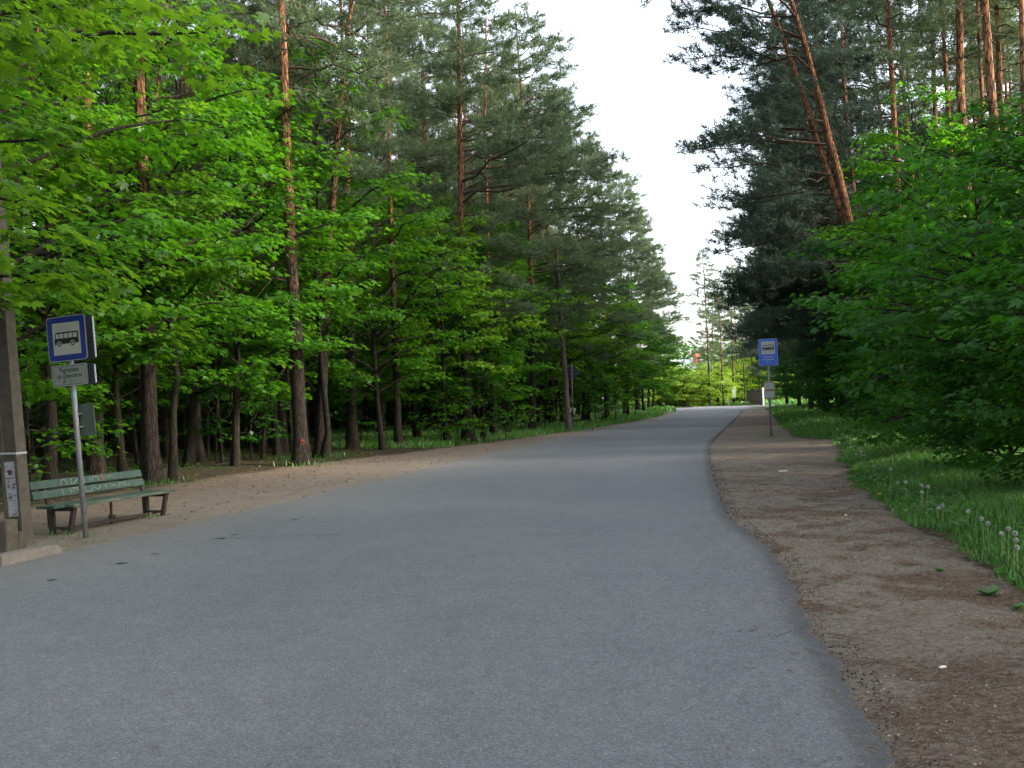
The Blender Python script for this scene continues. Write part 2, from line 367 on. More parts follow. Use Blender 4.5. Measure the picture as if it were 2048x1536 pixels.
# the asphalt: a grid clipped against its outline so dust and crumbling can vary over it
def road_mesh():
    bm = bmesh.new()
    top = [bm.verts.new((p[0], p[1], 0.022)) for p in ROADPOLY]
    f = bm.faces.new(top); bm.normal_update()
    if f.normal.z < 0: f.normal_flip()
    bmesh.ops.triangulate(bm, faces=[f])
    for x in np.arange(-18, 24, 0.4):
        bmesh.ops.bisect_plane(bm, geom=bm.verts[:]+bm.edges[:]+bm.faces[:], plane_co=(x, 0, 0), plane_no=(1, 0, 0), dist=1e-5)
    y = -28.0
    while y < 100:
        bmesh.ops.bisect_plane(bm, geom=bm.verts[:]+bm.edges[:]+bm.faces[:], plane_co=(0, y, 0), plane_no=(0, 1, 0), dist=1e-5)
        y += 0.4 if 2 < y < 16 else (1.0 if y < 34 else 3.0)
    # inner rims so the edge cover fades over a short distance
    be = [e for e in bm.edges if e.is_boundary]
    r = bmesh.ops.extrude_edge_only(bm, edges=be)
    for v in [g for g in r['geom'] if isinstance(g, bmesh.types.BMVert)]: v.co.z = -0.06
    me = bpy.data.meshes.new('road'); bm.to_mesh(me); bm.free(); return me
me = road_mesh(); me.materials.append(M['asphalt'])
co = np.zeros(len(me.vertices)*3, np.float32); me.vertices.foreach_get('co', co); co = co.reshape(-1, 3)
dl = seg_dist(co[:, :2], LE); dr = seg_dist(co[:, :2], RE)
setcover(me, np.stack([np.clip(1-dl/2.2, 0, 1)**1.5, np.clip(1-dr/0.42, 0, 1)*0.78, np.zeros(len(co))], 1))
tag(link('road', me), kind='structure')

def axis(lo, hi, step, far, g=1.5):
    a = list(np.arange(lo, hi+1e-6, step)); s = step; x = a[0]; L = []
    while x > -far: s *= g; x -= s; L.append(x)
    s = step; x = a[-1]; Rr = []
    while x < far: s *= g; x += s; Rr.append(x)
    return np.array(L[::-1]+a+Rr)
gx = axis(-26, 34, 0.4, 1800); gy = axis(-4, 106, 0.4, 1800)
XX, YY = np.meshgrid(gx, gy); P2 = np.stack([XX.ravel(), YY.ravel()], 1)
DL = seg_dist(P2, LE+[G(1346, 818), G(1300, 820), G(1100, 826)]); DR = seg_dist(P2, RE+[(-8, -30)]); 
INR = inside(P2, ROADPOLY)
VI_px = [(1528, 814), (1545, 830), (1562, 852), (1592, 874), (1668, 880), (1688, 925), (1718, 975), (1772, 1012), (1830, 1052), (1895, 1085), (1955, 1130), (2048, 1185), (2300, 1290)]
VI = [G(*p) for p in VI_px] + [(4.6, 3.0), (3.4, -2), (-3, -30)]
VO = [(p[0]+60, p[1]) for p in VI]
mid = lambda x, a, b: np.clip((x-a)/(b-a), 0, 1)
right_land = inside(P2, VI+VO[::-1])                      # right of the worn shoulder
DV = seg_dist(P2, VI)
edgeX = np.interp(P2[:, 1], [p[1] for p in LE], [p[0] for p in LE])
left_side = (P2[:, 0] < edgeX+0.3) & (P2[:, 1] < 95)
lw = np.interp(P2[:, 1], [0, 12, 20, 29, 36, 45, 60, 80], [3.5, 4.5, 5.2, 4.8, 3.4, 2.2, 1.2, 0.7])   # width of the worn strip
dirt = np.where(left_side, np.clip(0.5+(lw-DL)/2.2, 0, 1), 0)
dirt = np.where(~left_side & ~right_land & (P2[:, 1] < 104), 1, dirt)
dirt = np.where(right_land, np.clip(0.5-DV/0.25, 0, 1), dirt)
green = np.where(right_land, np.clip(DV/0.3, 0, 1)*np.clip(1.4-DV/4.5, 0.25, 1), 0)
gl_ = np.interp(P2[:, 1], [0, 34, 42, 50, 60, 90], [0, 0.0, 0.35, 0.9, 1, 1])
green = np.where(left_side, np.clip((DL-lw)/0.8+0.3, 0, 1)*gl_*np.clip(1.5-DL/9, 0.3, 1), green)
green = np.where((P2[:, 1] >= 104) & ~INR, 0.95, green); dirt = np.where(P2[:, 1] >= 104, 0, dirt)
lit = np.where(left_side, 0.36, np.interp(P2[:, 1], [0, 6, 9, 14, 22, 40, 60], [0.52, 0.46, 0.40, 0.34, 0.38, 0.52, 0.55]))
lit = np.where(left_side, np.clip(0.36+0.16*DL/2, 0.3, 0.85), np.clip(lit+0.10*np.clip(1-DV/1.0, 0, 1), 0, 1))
def bumps(P):
    x, y = P[:, 0], P[:, 1]
    return 0.5*np.sin(x*0.7+1.3*np.sin(y*0.31))+0.5*np.sin(y*0.53+1.1*np.sin(x*0.43+2))
off = np.minimum(DL, np.where(right_land, DV, DR))
Z = -0.012+np.where(INR, -0.03, 0)+0.012*bumps(P2*3)*np.clip(off/1.0, 0, 1)*~INR + 0.10*(bumps(P2)+0.6)*np.clip((off-4)/6, 0, 1)
mound = G(1322, 826); Z += 0.42*np.exp(-(((P2[:, 0]-mound[0]+3)/3.4)**2+((P2[:, 1]-mound[1]-4)/9)**2))*np.clip((DL-0.3)/1.5, 0, 1)*~INR
Z += np.where(right_land, 0.05*np.clip(DV/0.6, 0, 1), 0)
Z = np.where(np.abs(P2).max(1) > 300, -0.05, Z)
ZG = Z.reshape(len(gy), len(gx))
def gz(x, y):
    i = int(np.clip(np.searchsorted(gx, x)-1, 0, len(gx)-2)); j = int(np.clip(np.searchsorted(gy, y)-1, 0, len(gy)-2))
    u = (x-gx[i])/(gx[i+1]-gx[i]); v = (y-gy[j])/(gy[j+1]-gy[j])
    return float((ZG[j, i]*(1-u)+ZG[j, i+1]*u)*(1-v)+(ZG[j+1, i]*(1-u)+ZG[j+1, i+1]*u)*v)
def gza(P):
    i = np.clip(np.searchsorted(gx, P[:, 0])-1, 0, len(gx)-2); j = np.clip(np.searchsorted(gy, P[:, 1])-1, 0, len(gy)-2)
    u = (P[:, 0]-gx[i])/(gx[i+1]-gx[i]); v = (P[:, 1]-gy[j])/(gy[j+1]-gy[j])
    return (ZG[j, i]*(1-u)+ZG[j, i+1]*u)*(1-v)+(ZG[j+1, i]*(1-u)+ZG[j+1, i+1]*u)*v
nx, ny = len(gx), len(gy)
ii, jj = np.meshgrid(np.arange(nx-1), np.arange(ny-1)); a = (jj*nx+ii).ravel()
F = np.stack([a, a+1, a+1+nx, a+nx], 1)
isd = (dirt > 0.5) & (np.abs(P2).max(1) < 300)
fd = isd[F].all(1)                                        # worn shoulder cells become objects of their own
cx_ = P2[F[:, 0], 0]; fl = left_side[F].any(1)
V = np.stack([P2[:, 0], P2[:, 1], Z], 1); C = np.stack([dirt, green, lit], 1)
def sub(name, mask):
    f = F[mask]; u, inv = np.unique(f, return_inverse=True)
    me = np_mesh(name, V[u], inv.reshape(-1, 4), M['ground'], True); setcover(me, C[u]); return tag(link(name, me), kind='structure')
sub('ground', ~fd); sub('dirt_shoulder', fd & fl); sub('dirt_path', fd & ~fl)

# ------------------------------------------------------------------ vegetation primitives
def unit(v): return v/np.maximum(np.linalg.norm(v, axis=-1, keepdims=True), 1e-9)
def leaf_cards(P, D, N, S, tmpl, faces):
    """copies of a small leaf shape: tip along D, facing N, size S"""
    D = unit(D); X = unit(np.cross(D, N)); N = np.cross(X, D)
    T = tmpl[None, :, :]
    V = P[:, None, :] + S[:, None, None]*(T[..., 0:1]*X[:, None, :]+T[..., 1:2]*D[:, None, :]+T[..., 2:3]*N[:, None, :])
    n, k = len(P), len(tmpl)
    F = (faces[None]+(np.arange(n)*k)[:, None, None]).reshape(-1, faces.shape[1])
    return V.reshape(-1, 3), F
def maple_tmpl():
    pol = [(0, .86), (14, .56), (24, .60), (31, .36), (45, .60), (52, .80), (62, .56), (78, .36), (98, .56), (115, .40), (150, .24)]
    pts = [(math.sin(R(a))*r, 0.16+math.cos(R(a))*r) for a, r in pol] + [(0, 0.02)] + [(-math.sin(R(a))*r, 0.16+math.cos(R(a))*r) for a, r in reversed(pol[1:])]
    T = [(0, 0.2, 0.0)] + [(x, y, -0.22*(x*x)-0.16*(y-.2)**2-0.03*abs(x)) for x, y in pts]
    n = len(pts); F = [(0, 1+i, 1+(i+1) % n) for i in range(n)]
    return np.array(T), np.array(F)
def maple_simple():
    pts = [(0, 1.0), (0.16, 0.55), (0.55, 0.62), (0.36, 0.28), (0.48, 0.0), (0, 0.02), (-0.48, 0.0), (-0.36, 0.28), (-0.55, 0.62), (-0.16, 0.55)]
    T = [(0, 0.28, 0)] + [(x, y, -0.25*(x*x)-0.14*(y-.2)**2) for x, y in pts]; n = len(pts)
    return np.array(T), np.array([(0, 1+i, 1+(i+1) % n) for i in range(n)])
MT, MF = maple_tmpl(); ST, SF = maple_simple()
OVT = np.array([(0, 0, 0), (0.28, 0.35, -0.05), (0.2, 0.75, -0.08), (0, 1, -0.15), (-0.2, 0.75, -0.08), (-0.28, 0.35, -0.05)]); OVF = np.array([(0, 1, 2), (0, 2, 3), (0, 3, 4), (0, 4, 5)])
def bez(p0, p1, p2, n):
    t = np.linspace(0, 1, n)[:, None]; return (1-t)**2*p0+2*t*(1-t)*p1+t*t*p2
class Wood:
    def __init__(s): s.V = []; s.F = []; s.n = 0
    def tube(s, pts, r, k=6):
        pts = np.asarray(pts, float); r = np.asarray(r, float); n = len(pts)
        t = unit(np.gradient(pts, axis=0)); ref = np.array([1., 0.2, 0]) if abs(t[0, 2]) > 0.7 else np.array([0, 0, 1.])
        u = unit(np.cross(t, ref)); v = np.cross(t, u)
        a = np.linspace(0, 2*math.pi, k, endpoint=False)
        ring = pts[:, None]+r[:, None, None]*(np.cos(a)[None, :, None]*u[:, None]+np.sin(a)[None, :, None]*v[:, None]) if r.ndim == 1 else pts[:, None]+r[:, :, None]*(np.cos(a)[None, :, None]*u[:, None]+np.sin(a)[None, :, None]*v[:, None])
        i = np.arange(n-1)[:, None]*k; j = np.arange(k)[None]; j2 = (j+1) % k
        f = np.stack([i+j, i+j2, i+k+j2, i+k+j], -1).reshape(-1, 4)+s.n
        s.V.append(ring.reshape(-1, 3)); s.F.append(f); s.n += n*k
    def mesh(s, name, mat, other=None, mat2=None):
        if other is None: return np_mesh(name, np.concatenate(s.V), np.concatenate(s.F), mat, True)
        F1 = np.concatenate(s.F); F2 = np.concatenate(other.F)+s.n
        me = np_mesh(name, np.concatenate(s.V+other.V), np.concatenate([F1, F2]), mat, True); me.materials.append(mat2)
        me.polygons.foreach_set('material_index', np.concatenate([np.zeros(len(F1), np.int32), np.ones(len(F2), np.int32)])); return me

def trunk_tube(W, pts, r0, r1, r, k=12, flare=0.45):
    n = len(pts); t = np.linspace(0, 1, n); rad = r0+(r1-r0)*t**0.85
    z = pts[:, 2]-pts[0, 2]; rad = rad*(1+flare*np.exp(-z/0.22)+0.12*np.exp(-z/0.9))
    a = np.arange(k); wob = 1+0.05*np.sin(a*2.1+r.random()*6)[None]+0.035*r.normal(size=(n, k))
    wob = wob+(np.exp(-z/0.25)*0.22)[:, None]*np.sin(a*2*math.pi/k*4+r.random()*6)[None]
    W.tube(pts, rad[:, None]*wob, k)

def make_maple(seed, H, Rc, zb, limbs, per_limb, leaves, ls, r0=0.13, full=True, leafmat='maple', stems=1, spread=None, flat=0.22):
    r = np.random.default_rng(seed); W = Wood(); LP = []; LD = []; LN = []; LS = []
    for st in range(stems):
        n = 14; z = np.linspace(-0.15, H*0.93, n); wx = np.cumsum(r.normal(0, 0.07, n))*H/14; wy = np.cumsum(r.normal(0, 0.07, n))*H/14
        if stems > 1:
            a0 = 2*math.pi*st/stems+r.random(); wx += math.cos(a0)*(0.1+z*0.16); wy += math.sin(a0)*(0.1+z*0.16)
        tr = np.stack([wx-wx[1], wy-wy[1], z], 1)
        trunk_tube(W, tr, r0, 0.018, r, 10)
        for li in range(limbs):
            t = (li+r.random())/limbs; zt = zb+(H-zb)*t
            prof = Rc*(max(0.05, math.sin(math.pi*(0.17+0.78*t))))**0.75*r.uniform(0.7, 1.12)
            az = li*2.39996+r.normal()*0.35
            dirv = np.array([math.cos(az), math.sin(az), 0])
            rise = r.uniform(0.25, 0.6)*(0.4+t)
            end = np.array([0, 0, zt])+dirv*prof; end[2] += r.normal()*0.25
            z0 = max(zb*0.55, zt-rise*prof); k0 = np.interp(z0, tr[:, 2], np.arange(n)); b = np.array([np.interp(k0, np.arange(n), tr[:, c]) for c in range(3)])
            end[:2] += b[:2]
            mid_ = b*0.45+end*0.55; mid_[2] += prof*0.16+0.1
            br = bez(b, mid_, end, 8); br[1:-1] += r.normal(0, 0.05, (6, 3))
            rr = (0.014+0.011*prof)*(1-0.75*np.linspace(0, 1, 8)); W.tube(br, rr, 5)
            m_ = max(3, int(per_limb*(0.4+0.6*prof/Rc)))
            for q in range(m_):
                tt = 1-0.78*(q/m_)*r.uniform(0.8, 1.1); tt = np.clip(tt, 0.18, 1); p = np.array([np.interp(tt*7, np.arange(8), br[:, c]) for c in range(3)])
                side = np.array([-dirv[1], dirv[0], 0])*r.choice([-1, 1])
                L = r.uniform(0.35, 0.95)*(0.55+0.45*prof/4.5) if q else 0.25
                td = unit(dirv*r.uniform(0.4, 1)+side*(r.uniform(0.4, 1.1) if q else 0.1)); e = p+td*L; e[2] += r.normal()*0.14-0.03
                W.tube(np.array([p, (p+e)/2+[0, 0, 0.05], e]), [0.008, 0.006, 0.003], 4)
                nl = int(leaves*r.uniform(0.7, 1.3)); rs = r.uniform(0.42, 0.75)*(0.7+0.3*prof/4)
                rho = rs*np.sqrt(r.random(nl)); an = r.random(nl)*2*math.pi
                ex = np.cos(an)*rho*1.25; ey = np.sin(an)*rho*0.8
                sd = np.array([-td[1], td[0], 0])
                pos = e+td*ex[:, None]*1.0+sd[None]*ey[:, None]; pos = pos+0
                pos[:, 2] += -flat*(rho/rs)**2*rs+r.normal(0, 0.055, nl)
                out = unit(pos-(p-td*0.3)); d = out+r.normal(0, 0.45, (nl, 3)); d[:, 2] = -r.uniform(0.1, 0.75, nl)
                N = np.stack([r.normal(0, 0.28, nl), r.normal(0, 0.28, nl), np.ones(nl)], 1)+out*0.25
                LP.append(pos); LD.append(d); LN.append(N); LS.append(ls*r.uniform(0.45, 1.2, nl))
    P, D, N, S = map(np.concatenate, (LP, LD, LN, LS))
    V, F = leaf_cards(P, D, N, S, MT if full else ST, MF if full else SF)
    return W.mesh('maple_trunk', M['maple_bark']), np_mesh('maple_crown', V, F, M[leafmat])

def tuft(P, D, S, r, nb=9, wd=0.08):
    """brush of needle blades round each shoot"""
    n = len(P); D = unit(D)
    D2 = np.repeat(D, nb, 0); P2_ = np.repeat(P, nb, 0); S2 = np.repeat(S, nb)
    rv = unit(r.normal(size=(n*nb, 3))); d = unit(D2*0.75+rv*0.85); tpos = r.random(n*nb)*0.9-0.35
    base = P2_+D2*(tpos*S2)[:, None]; side = unit(np.cross(d, unit(r.normal(size=(n*nb, 3)))))
    L = S2*r.uniform(0.5, 0.85, n*nb); wv = side*(S2*wd)[:, None]*0.5
    V = np.stack([base-wv, base+wv, base+d*L[:, None]+wv*0.25, base+d*L[:, None]-wv*0.25], 1).reshape(-1, 3)
    return V, np.arange(n*nb*4).reshape(-1, 4)
def make_pine(seed, H, zc, Rc, nb=46, tw=9, r0=0.2, lean=(0, 0), bend=0.5, bias=None, open_az=None, ts=0.30, needles=14, taper=0.6, nmat='needle', deadz=None, fork=None, tufts=5):
    r = np.random.default_rng(seed); W = Wood(); WL = Wood(); TP = []; TD = []; TS = []
    n = 26; z = np.linspace(-0.15, H, n); t = z/H
    wx = np.cumsum(r.normal(0, 0.035, n))*bend+lean[0]*t*H*0.5+lean[0]*t*t*H*0.5+bend*0.25*np.sin(t*5+r.random()*6); wy = np.cumsum(r.normal(0, 0.035, n))*bend+lean[1]*t*H
    tr = np.stack([wx-wx[0], wy-wy[0], z], 1)
    trunks = [(tr, r0)]
    trunk_tube(W, tr, r0, 0.03, r, 12, 0.35)
    if fork:
        zf, fx, fy = fork; k0 = int(np.searchsorted(z, zf)); zz = z[k0:]; s = np.linspace(0, 1, len(zz))
        t2 = np.stack([tr[k0:, 0]+fx*s**0.7, tr[k0:, 1]+fy*s, zz-0.05], 1); W.tube(t2, np.linspace(r0*0.6, 0.03, len(zz)), 8); trunks.append((t2, r0*0.6))
    for ti, (T_, _) in enumerate(trunks):
        nbr = nb if ti == 0 else nb//2; zc_ = max(zc, T_[0, 2]+1) if ti else zc
        for b_ in range(nbr):
            u = (b_+r.random())/nbr; zb = zc_+(H-zc_)*u**0.9
            prof = Rc*((1-u)**taper*0.85+0.12)*(min(1, 0.45+u*3.0))*r.uniform(0.4, 1.25)
            az = b_*2.39996+r.normal()*0.5
            if bias is not None: az = az if r.random() < 0.55 else bias+r.normal()*0.7; prof *= 1+0.35*math.cos(az-bias)
            if open_az is not None and math.cos(az-open_az) > 0.45 and u < 0.75: continue
            d = np.array([math.cos(az), math.sin(az), 0]); p0 = np.array([np.interp(zb, T_[:, 2], T_[:, c]) for c in range(3)])
            droop = -0.22+0.75*u+r.normal()*0.13
            p1 = p0+d*prof*0.5+[0, 0, prof*(droop*0.5+0.10)]; p2 = p0+d*prof+[0, 0, prof*(droop*0.85+0.02)]
            br = bez(p0, p1, p2, 7); br[1:-1] += r.normal(0, 0.11, (5, 3))
            WL.tube(br, (0.009+0.010*prof)*(1-0.8*np.linspace(0, 1, 7)), 5)
            sd = np.array([-d[1], d[0], 0]); m_ = max(3, int(tw*(0.35+0.65*prof/Rc)))
            for q in range(m_):
                tt = 0.3+0.7*(q+r.random())/m_; p = np.array([np.interp(tt*6, np.arange(7), br[:, c]) for c in range(3)])
                sg = 1 if q % 2 else -1; tl = prof*0.42*(1.25-tt)*r.uniform(0.7, 1.3)+0.18
                td = unit(d*0.75+sd*sg*r.uniform(0.5, 1.1)+[0, 0, r.uniform(-0.05, 0.4)]); e = p+td*tl
                WL.tube(np.array([p, e]), [0.007, 0.003], 3)
                k = max(2, int(tufts*(0.6+tl)))
                s_ = np.linspace(0.35, 1, k)+r.normal(0, 0.05, k)
                TP.append(p+td*tl*s_[:, None]+r.normal(0, 0.07, (k, 3))); TD.append(td+r.normal(0, 0.35, (k, 3))+[0, 0, 0.35]); TS.append(ts*r.uniform(0.75, 1.25, k))
            TP.append(p2[None]); TD.append((d+[0, 0, 0.5])[None]); TS.append(np.array([ts*1.2]))
    if deadz is None: deadz = (2.5, zc)
    for _ in range(int((deadz[1]-deadz[0])*2.0)):
        zb = r.uniform(*deadz); az = r.random()*6.28; L = r.uniform(0.3, 1.9); p0 = np.array([np.interp(zb, z, tr[:, c]) for c in range(3)])
        d = np.array([math.cos(az), math.sin(az), 0]); WL.tube(np.array([p0, p0+d*L*0.5+[0, 0, L*r.uniform(-.15, .12)], p0+d*L+[0, 0, L*r.uniform(-.5, .2)]]), [0.02, 0.012, 0.004], 4)
    P, D, S = map(np.concatenate, (TP, TD, TS)); V, F = tuft(P, D, S, r, needles)
    return W.mesh('pine_trunk', M['pine_bark'], WL, M['limb_bark']), np_mesh('pine_crown', V, F, M[nmat])

# prototypes shared by many trees
MAPLE = {
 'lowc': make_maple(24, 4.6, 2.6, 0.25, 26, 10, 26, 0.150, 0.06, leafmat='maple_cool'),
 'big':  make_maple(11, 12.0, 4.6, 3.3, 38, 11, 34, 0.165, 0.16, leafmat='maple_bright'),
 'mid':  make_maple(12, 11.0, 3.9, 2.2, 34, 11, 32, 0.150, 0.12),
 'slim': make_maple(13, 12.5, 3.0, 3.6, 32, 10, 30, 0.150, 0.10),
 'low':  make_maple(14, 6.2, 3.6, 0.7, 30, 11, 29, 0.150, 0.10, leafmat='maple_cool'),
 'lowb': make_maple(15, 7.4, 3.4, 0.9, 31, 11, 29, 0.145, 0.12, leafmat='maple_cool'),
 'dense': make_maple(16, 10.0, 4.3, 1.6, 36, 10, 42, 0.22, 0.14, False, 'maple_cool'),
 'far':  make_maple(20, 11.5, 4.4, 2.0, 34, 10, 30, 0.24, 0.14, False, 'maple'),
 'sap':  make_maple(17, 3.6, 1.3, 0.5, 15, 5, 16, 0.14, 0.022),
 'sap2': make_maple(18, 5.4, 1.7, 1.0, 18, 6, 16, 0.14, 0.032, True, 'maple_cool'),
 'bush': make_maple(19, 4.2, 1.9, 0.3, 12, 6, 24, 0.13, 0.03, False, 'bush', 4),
}
PINE = {
 'tall': make_pine(31, 24, 12.5, 3.3, 46, 9, 0.20),
 'tall2': make_pine(32, 22, 12, 3.0, 42, 9, 0.17, lean=(0.03, 0)),
 'pole': make_pine(33, 21, 13.5, 2.6, 34, 8, 0.135, deadz=(2, 13.5)),
 'edge': make_pine(34, 23, 5.0, 4.3, 88, 11, 0.22, bias=0.0, ts=0.32),
 'edge2': make_pine(35, 21, 4.5, 4.0, 84, 11, 0.19, bias=0.3, ts=0.32),
 'edge3': make_pine(36, 19, 3.5, 3.8, 80, 11, 0.18, bias=-0.3, ts=0.32),
 'hero': make_pine(37, 23, 10.5, 4.2, 46, 10, 0.235, bend=0.3, bias=0.2),
 'lean': make_pine(38, 22, 9.0, 4.0, 46, 10, 0.20, lean=(0.13, 0.0), bias=0.4),
 'rfork': make_pine(39, 23, 6.5, 4.3, 90, 12, 0.28, nmat='needle_shaded', lean=(-0.22, 0), bias=math.pi, ts=0.32, fork=(7.0, -1.0, 0.6), taper=0.45, open_az=-1.2),
 'redge': make_pine(40, 21, 3.2, 4.6, 92, 11, 0.21, nmat='needle_shaded', lean=(-0.03, 0), bias=math.pi, ts=0.32),
 'redge3': make_pine(42, 21, 6.5, 3.2, 60, 9, 0.2, ts=0.34),
 'redge2': make_pine(41, 23, 4.2, 4.4, 92, 11, 0.2, nmat='needle_shaded', lean=(-0.05, 0), bias=math.pi*0.95, ts=0.32),
}
ntree = [0]
def tree(kind, protos, v, x, y, label, group=None, s=1.0, yaw=0.0, sz=1.0, lean=(0, 0)):
    tm, cm = protos[v][:2]
    cat = 'bush' if kind == 'bush' else 'tree'
    o = empty(kind, label, cat, (x, y, gz(x, y)), yaw, group, lean)
    o.scale = (s, s, s*sz)
    link('trunk', tm, o); link('crown', cm, o); ntree[0] += 1
    return o
placed = []
ORD = ['first', 'second', 'third', 'fourth', 'fifth', 'sixth', 'seventh', 'eighth', 'ninth', 'tenth', 'eleventh', 'twelfth', 'thirteenth', 'fourteenth', 'fifteenth', 'sixteenth', 'seventeenth', 'eighteenth', 'nineteenth', 'twentieth', 'twenty-first', 'twenty-second']
def ranked(rows, kind, phrase, group):
    order = {r_[0]: i for i, r_ in enumerate(sorted(rows))}
    for px, d, v, s in rows:
        put(kind, v, px, d, ORD[order[px]]+' from the left of the '+phrase, group, s=s, yaw=random.uniform(-0.5, 0.5) if 'edge' in v else random.uniform(0, 6.28))
def put(kind, v, px, d, label, group=None, **k):
    x, y = AT(px, d); placed.append((x, y)); return tree(kind, PINE if kind.startswith('pine') else MAPLE, v, x, y, label, group, **k)
def putxy(kind, v, x, y, label, group=None, **k):
    placed.append((x, y)); return tree(kind, MAPLE if kind.startswith('map') else PINE, v, x, y, label, group, **k)

# --- left: named trees along the forest edge
hero = put('pine_tree', 'hero', 600, 29, 'thick straight pine with a red paint mark low on its trunk, right of the bench', yaw=0.4)
put('pine_tree', 'lean', 636, 33.5, 'slimmer pine leaning right, close behind the pine with the red mark', yaw=0.0, s=0.95)
put('pine_tree', 'tall', 300, 23.5, 'dark thick pine trunk rising just behind the right end of the bench', yaw=2.0)
put('pine_tree', 'tall2', 190, 27, 'dark pine trunk behind the bus stop pole', yaw=1.0)
put('pine_tree', 'tall2', 395, 33, 'reddish pine with flaking bark between the bench pine and the thick pine', yaw=4.0)
put('pine_tree', 'hero', 702, 38, 'dark pine beside the grassy clearing, right of the leaning pine', yaw=3.0, s=0.9)
put('pine_tree', 'pole', 795, 39, 'narrow dark trunk standing in the grassy clearing', yaw=2.0, s=1.05)
put('pine_tree', 'edge', 935, 43, 'tall pine with bare orange upper trunk standing over the middle of the left tree line', yaw=0.2, s=1.08)
put('pine_tree', 'tall2', 985, 49, 'thin pine right beside the tall orange trunked one', yaw=0.5, s=0.95)
put('pine_tree', 'edge2', 1062, 52, 'pointed pine reaching the top of the picture at the left edge of the sky gap', yaw=0.0, s=1.06)
EL = 'feathery grey green pine in the row along the left side of the road'
ranked(((1105, 64, 'edge', 0.95), (1172, 69, 'edge3', 1.05), (1212, 79, 'edge2', 1.0), (1250, 91, 'edge', 0.95), (1275, 104, 'edge3', 1.1), (1296, 118, 'edge2', 1.0), (1010, 60, 'edge3', 1.1), (860, 56, 'edge', 1.0), (1095, 73, 'edge', 1.02), (760, 52, 'edge2', 1.1)), 'pine_tree', 'feathery pines in the row along the left roadside', 'pines along the left road edge')
# maples on the left
putxy('maple_tree', 'big', -7.9, 11.2, 'large bright green maple overhanging the bench and bus stop sign from the left edge', yaw=0.3)
putxy('maple_tree', 'mid', -9.3, 17.5, 'leafy maple behind the overhanging one, above the bench', yaw=1.1, s=1.05)
put('maple_tree', 'slim', 345, 24, 'slender grey maple stem right of the dark bench pine', yaw=2.0)
put('maple_tree', 'mid', 470, 29, 'bright maple with leaves left of the pine with the red mark', yaw=0.5, s=1.0)
put('maple_tree', 'slim', 655, 33, 'tall maple whose light green top hangs over the leaning pine', yaw=3.9, s=1.12)
put('maple_tree', 'mid', 760, 37, 'maple spreading low bright sprays over the grassy clearing', yaw=1.9, s=0.95)
put('maple_tree', 'big', 890, 41, 'broad maple beside the clearing path with low hanging sprays', yaw=2.9, s=0.8)
LM = 'green maple filling the gap below the pines along the left road edge'
ranked(((965, 45, 'mid', 0.92), (1062, 60, 'big', 0.95), (1122, 66, 'mid', 1.05), (1166, 68, 'big', 0.9), (1210, 72, 'far', 0.9), (1255, 84, 'far', 0.85), (1285, 98, 'far', 0.9), (1305, 112, 'far', 0.95), (550, 36, 'mid', 1.1), (830, 46, 'big', 0.95), (700, 44, 'far', 1.1), (940, 54, 'far', 1.1), (380, 30, 'mid', 1.15), (240, 24, 'mid', 0.9), (100, 22, 'big', 0.9)), 'maple_tree', 'green maples filling the gaps below the left pines', 'maples below the left pines')
# --- right side
put('pine_tree', 'rfork', 1768, 39, 'large forked orange pine leaning left over the right verge', yaw=0.0)
put('pine_tree', 'redge', 1690, 52, 'dark pine with boughs to the ground behind the blue bus stop sign', yaw=0.1, s=1.05)
ER = 'dark feathery pine in the row along the right side of the road'
ranked(((1652, 64, 'redge2', 1.0), (1622, 78, 'redge', 0.98), (1598, 94, 'redge2', 0.93), (1574, 112, 'redge', 0.95), (1700, 60, 'redge2', 1.1), (1680, 78, 'redge', 1.15), (1640, 95, 'redge2', 1.1), (1745, 50, 'redge', 1.12), (1800, 54, 'redge2', 1.12), (1868, 50, 'redge', 1.15)), 'pine_tree', 'dark feathery pines in the row along the right roadside', 'pines along the right road edge')
put('pine_tree', 'tall2', 1815, 31, 'slender bare orange pine trunk right of the forked pine', yaw=3.0, s=0.9)
RC = 'tall orange pine trunk in the close cluster at the upper right corner'
ranked(((1950, 30, 'tall', 1), (1985, 34, 'pole', 1), (2010, 28, 'tall', 1), (2035, 31, 'tall2', 1), (2062, 27, 'pole', 1), (1925, 38, 'tall2', 1), (2095, 32, 'tall', 1), (1890, 43, 'tall', 1), (1970, 41, 'pole', 1.05), (2025, 40, 'tall', 1.05)), 'pine_tree', 'orange pine trunks clustered at the upper right corner', 'pine cluster at the upper right')
putxy('maple_tree', 'low', 8.6, 11.2, 'low spreading maple whose drooping leaves fill the lower right edge', yaw=0.6, sz=0.88)
putxy('maple_tree', 'lowb', 9.6, 16.0, 'dark maple standing behind the low one at the right edge', yaw=2.6, sz=0.82)
put('maple_tree', 'low', 1965, 21, 'maple with a leafy branch pointing left towards the bus stop sign', yaw=2.2, s=0.95, sz=1.15)
put('maple_tree', 'slim', 1872, 27, 'upright maple with a light green tip in front of the forked pine', yaw=0.9, s=0.78)
RM = 'dark green maple in the wall of leaves on the right side'
ranked(((2150, 17, 'lowb', 0.9), (2050, 25, 'lowb', 1.0), (1935, 30, 'dense', 0.95), (1885, 36, 'dense', 0.95), (1838, 45, 'dense', 0.9), (1785, 50, 'dense', 0.9), (1748, 62, 'dense', 0.9), (1690, 70, 'dense', 0.85), (1622, 84, 'dense', 0.8), (1598, 98, 'dense', 0.8), (1575, 112, 'dense', 0.75), (1960, 40, 'dense', 1.1), (2060, 34, 'dense', 1.1), (1860, 52, 'dense', 1.1), (1780, 66, 'dense', 1.1)), 'maple_tree', 'maples in the wall of leaves right of the path', 'maples in the right leaf wall')
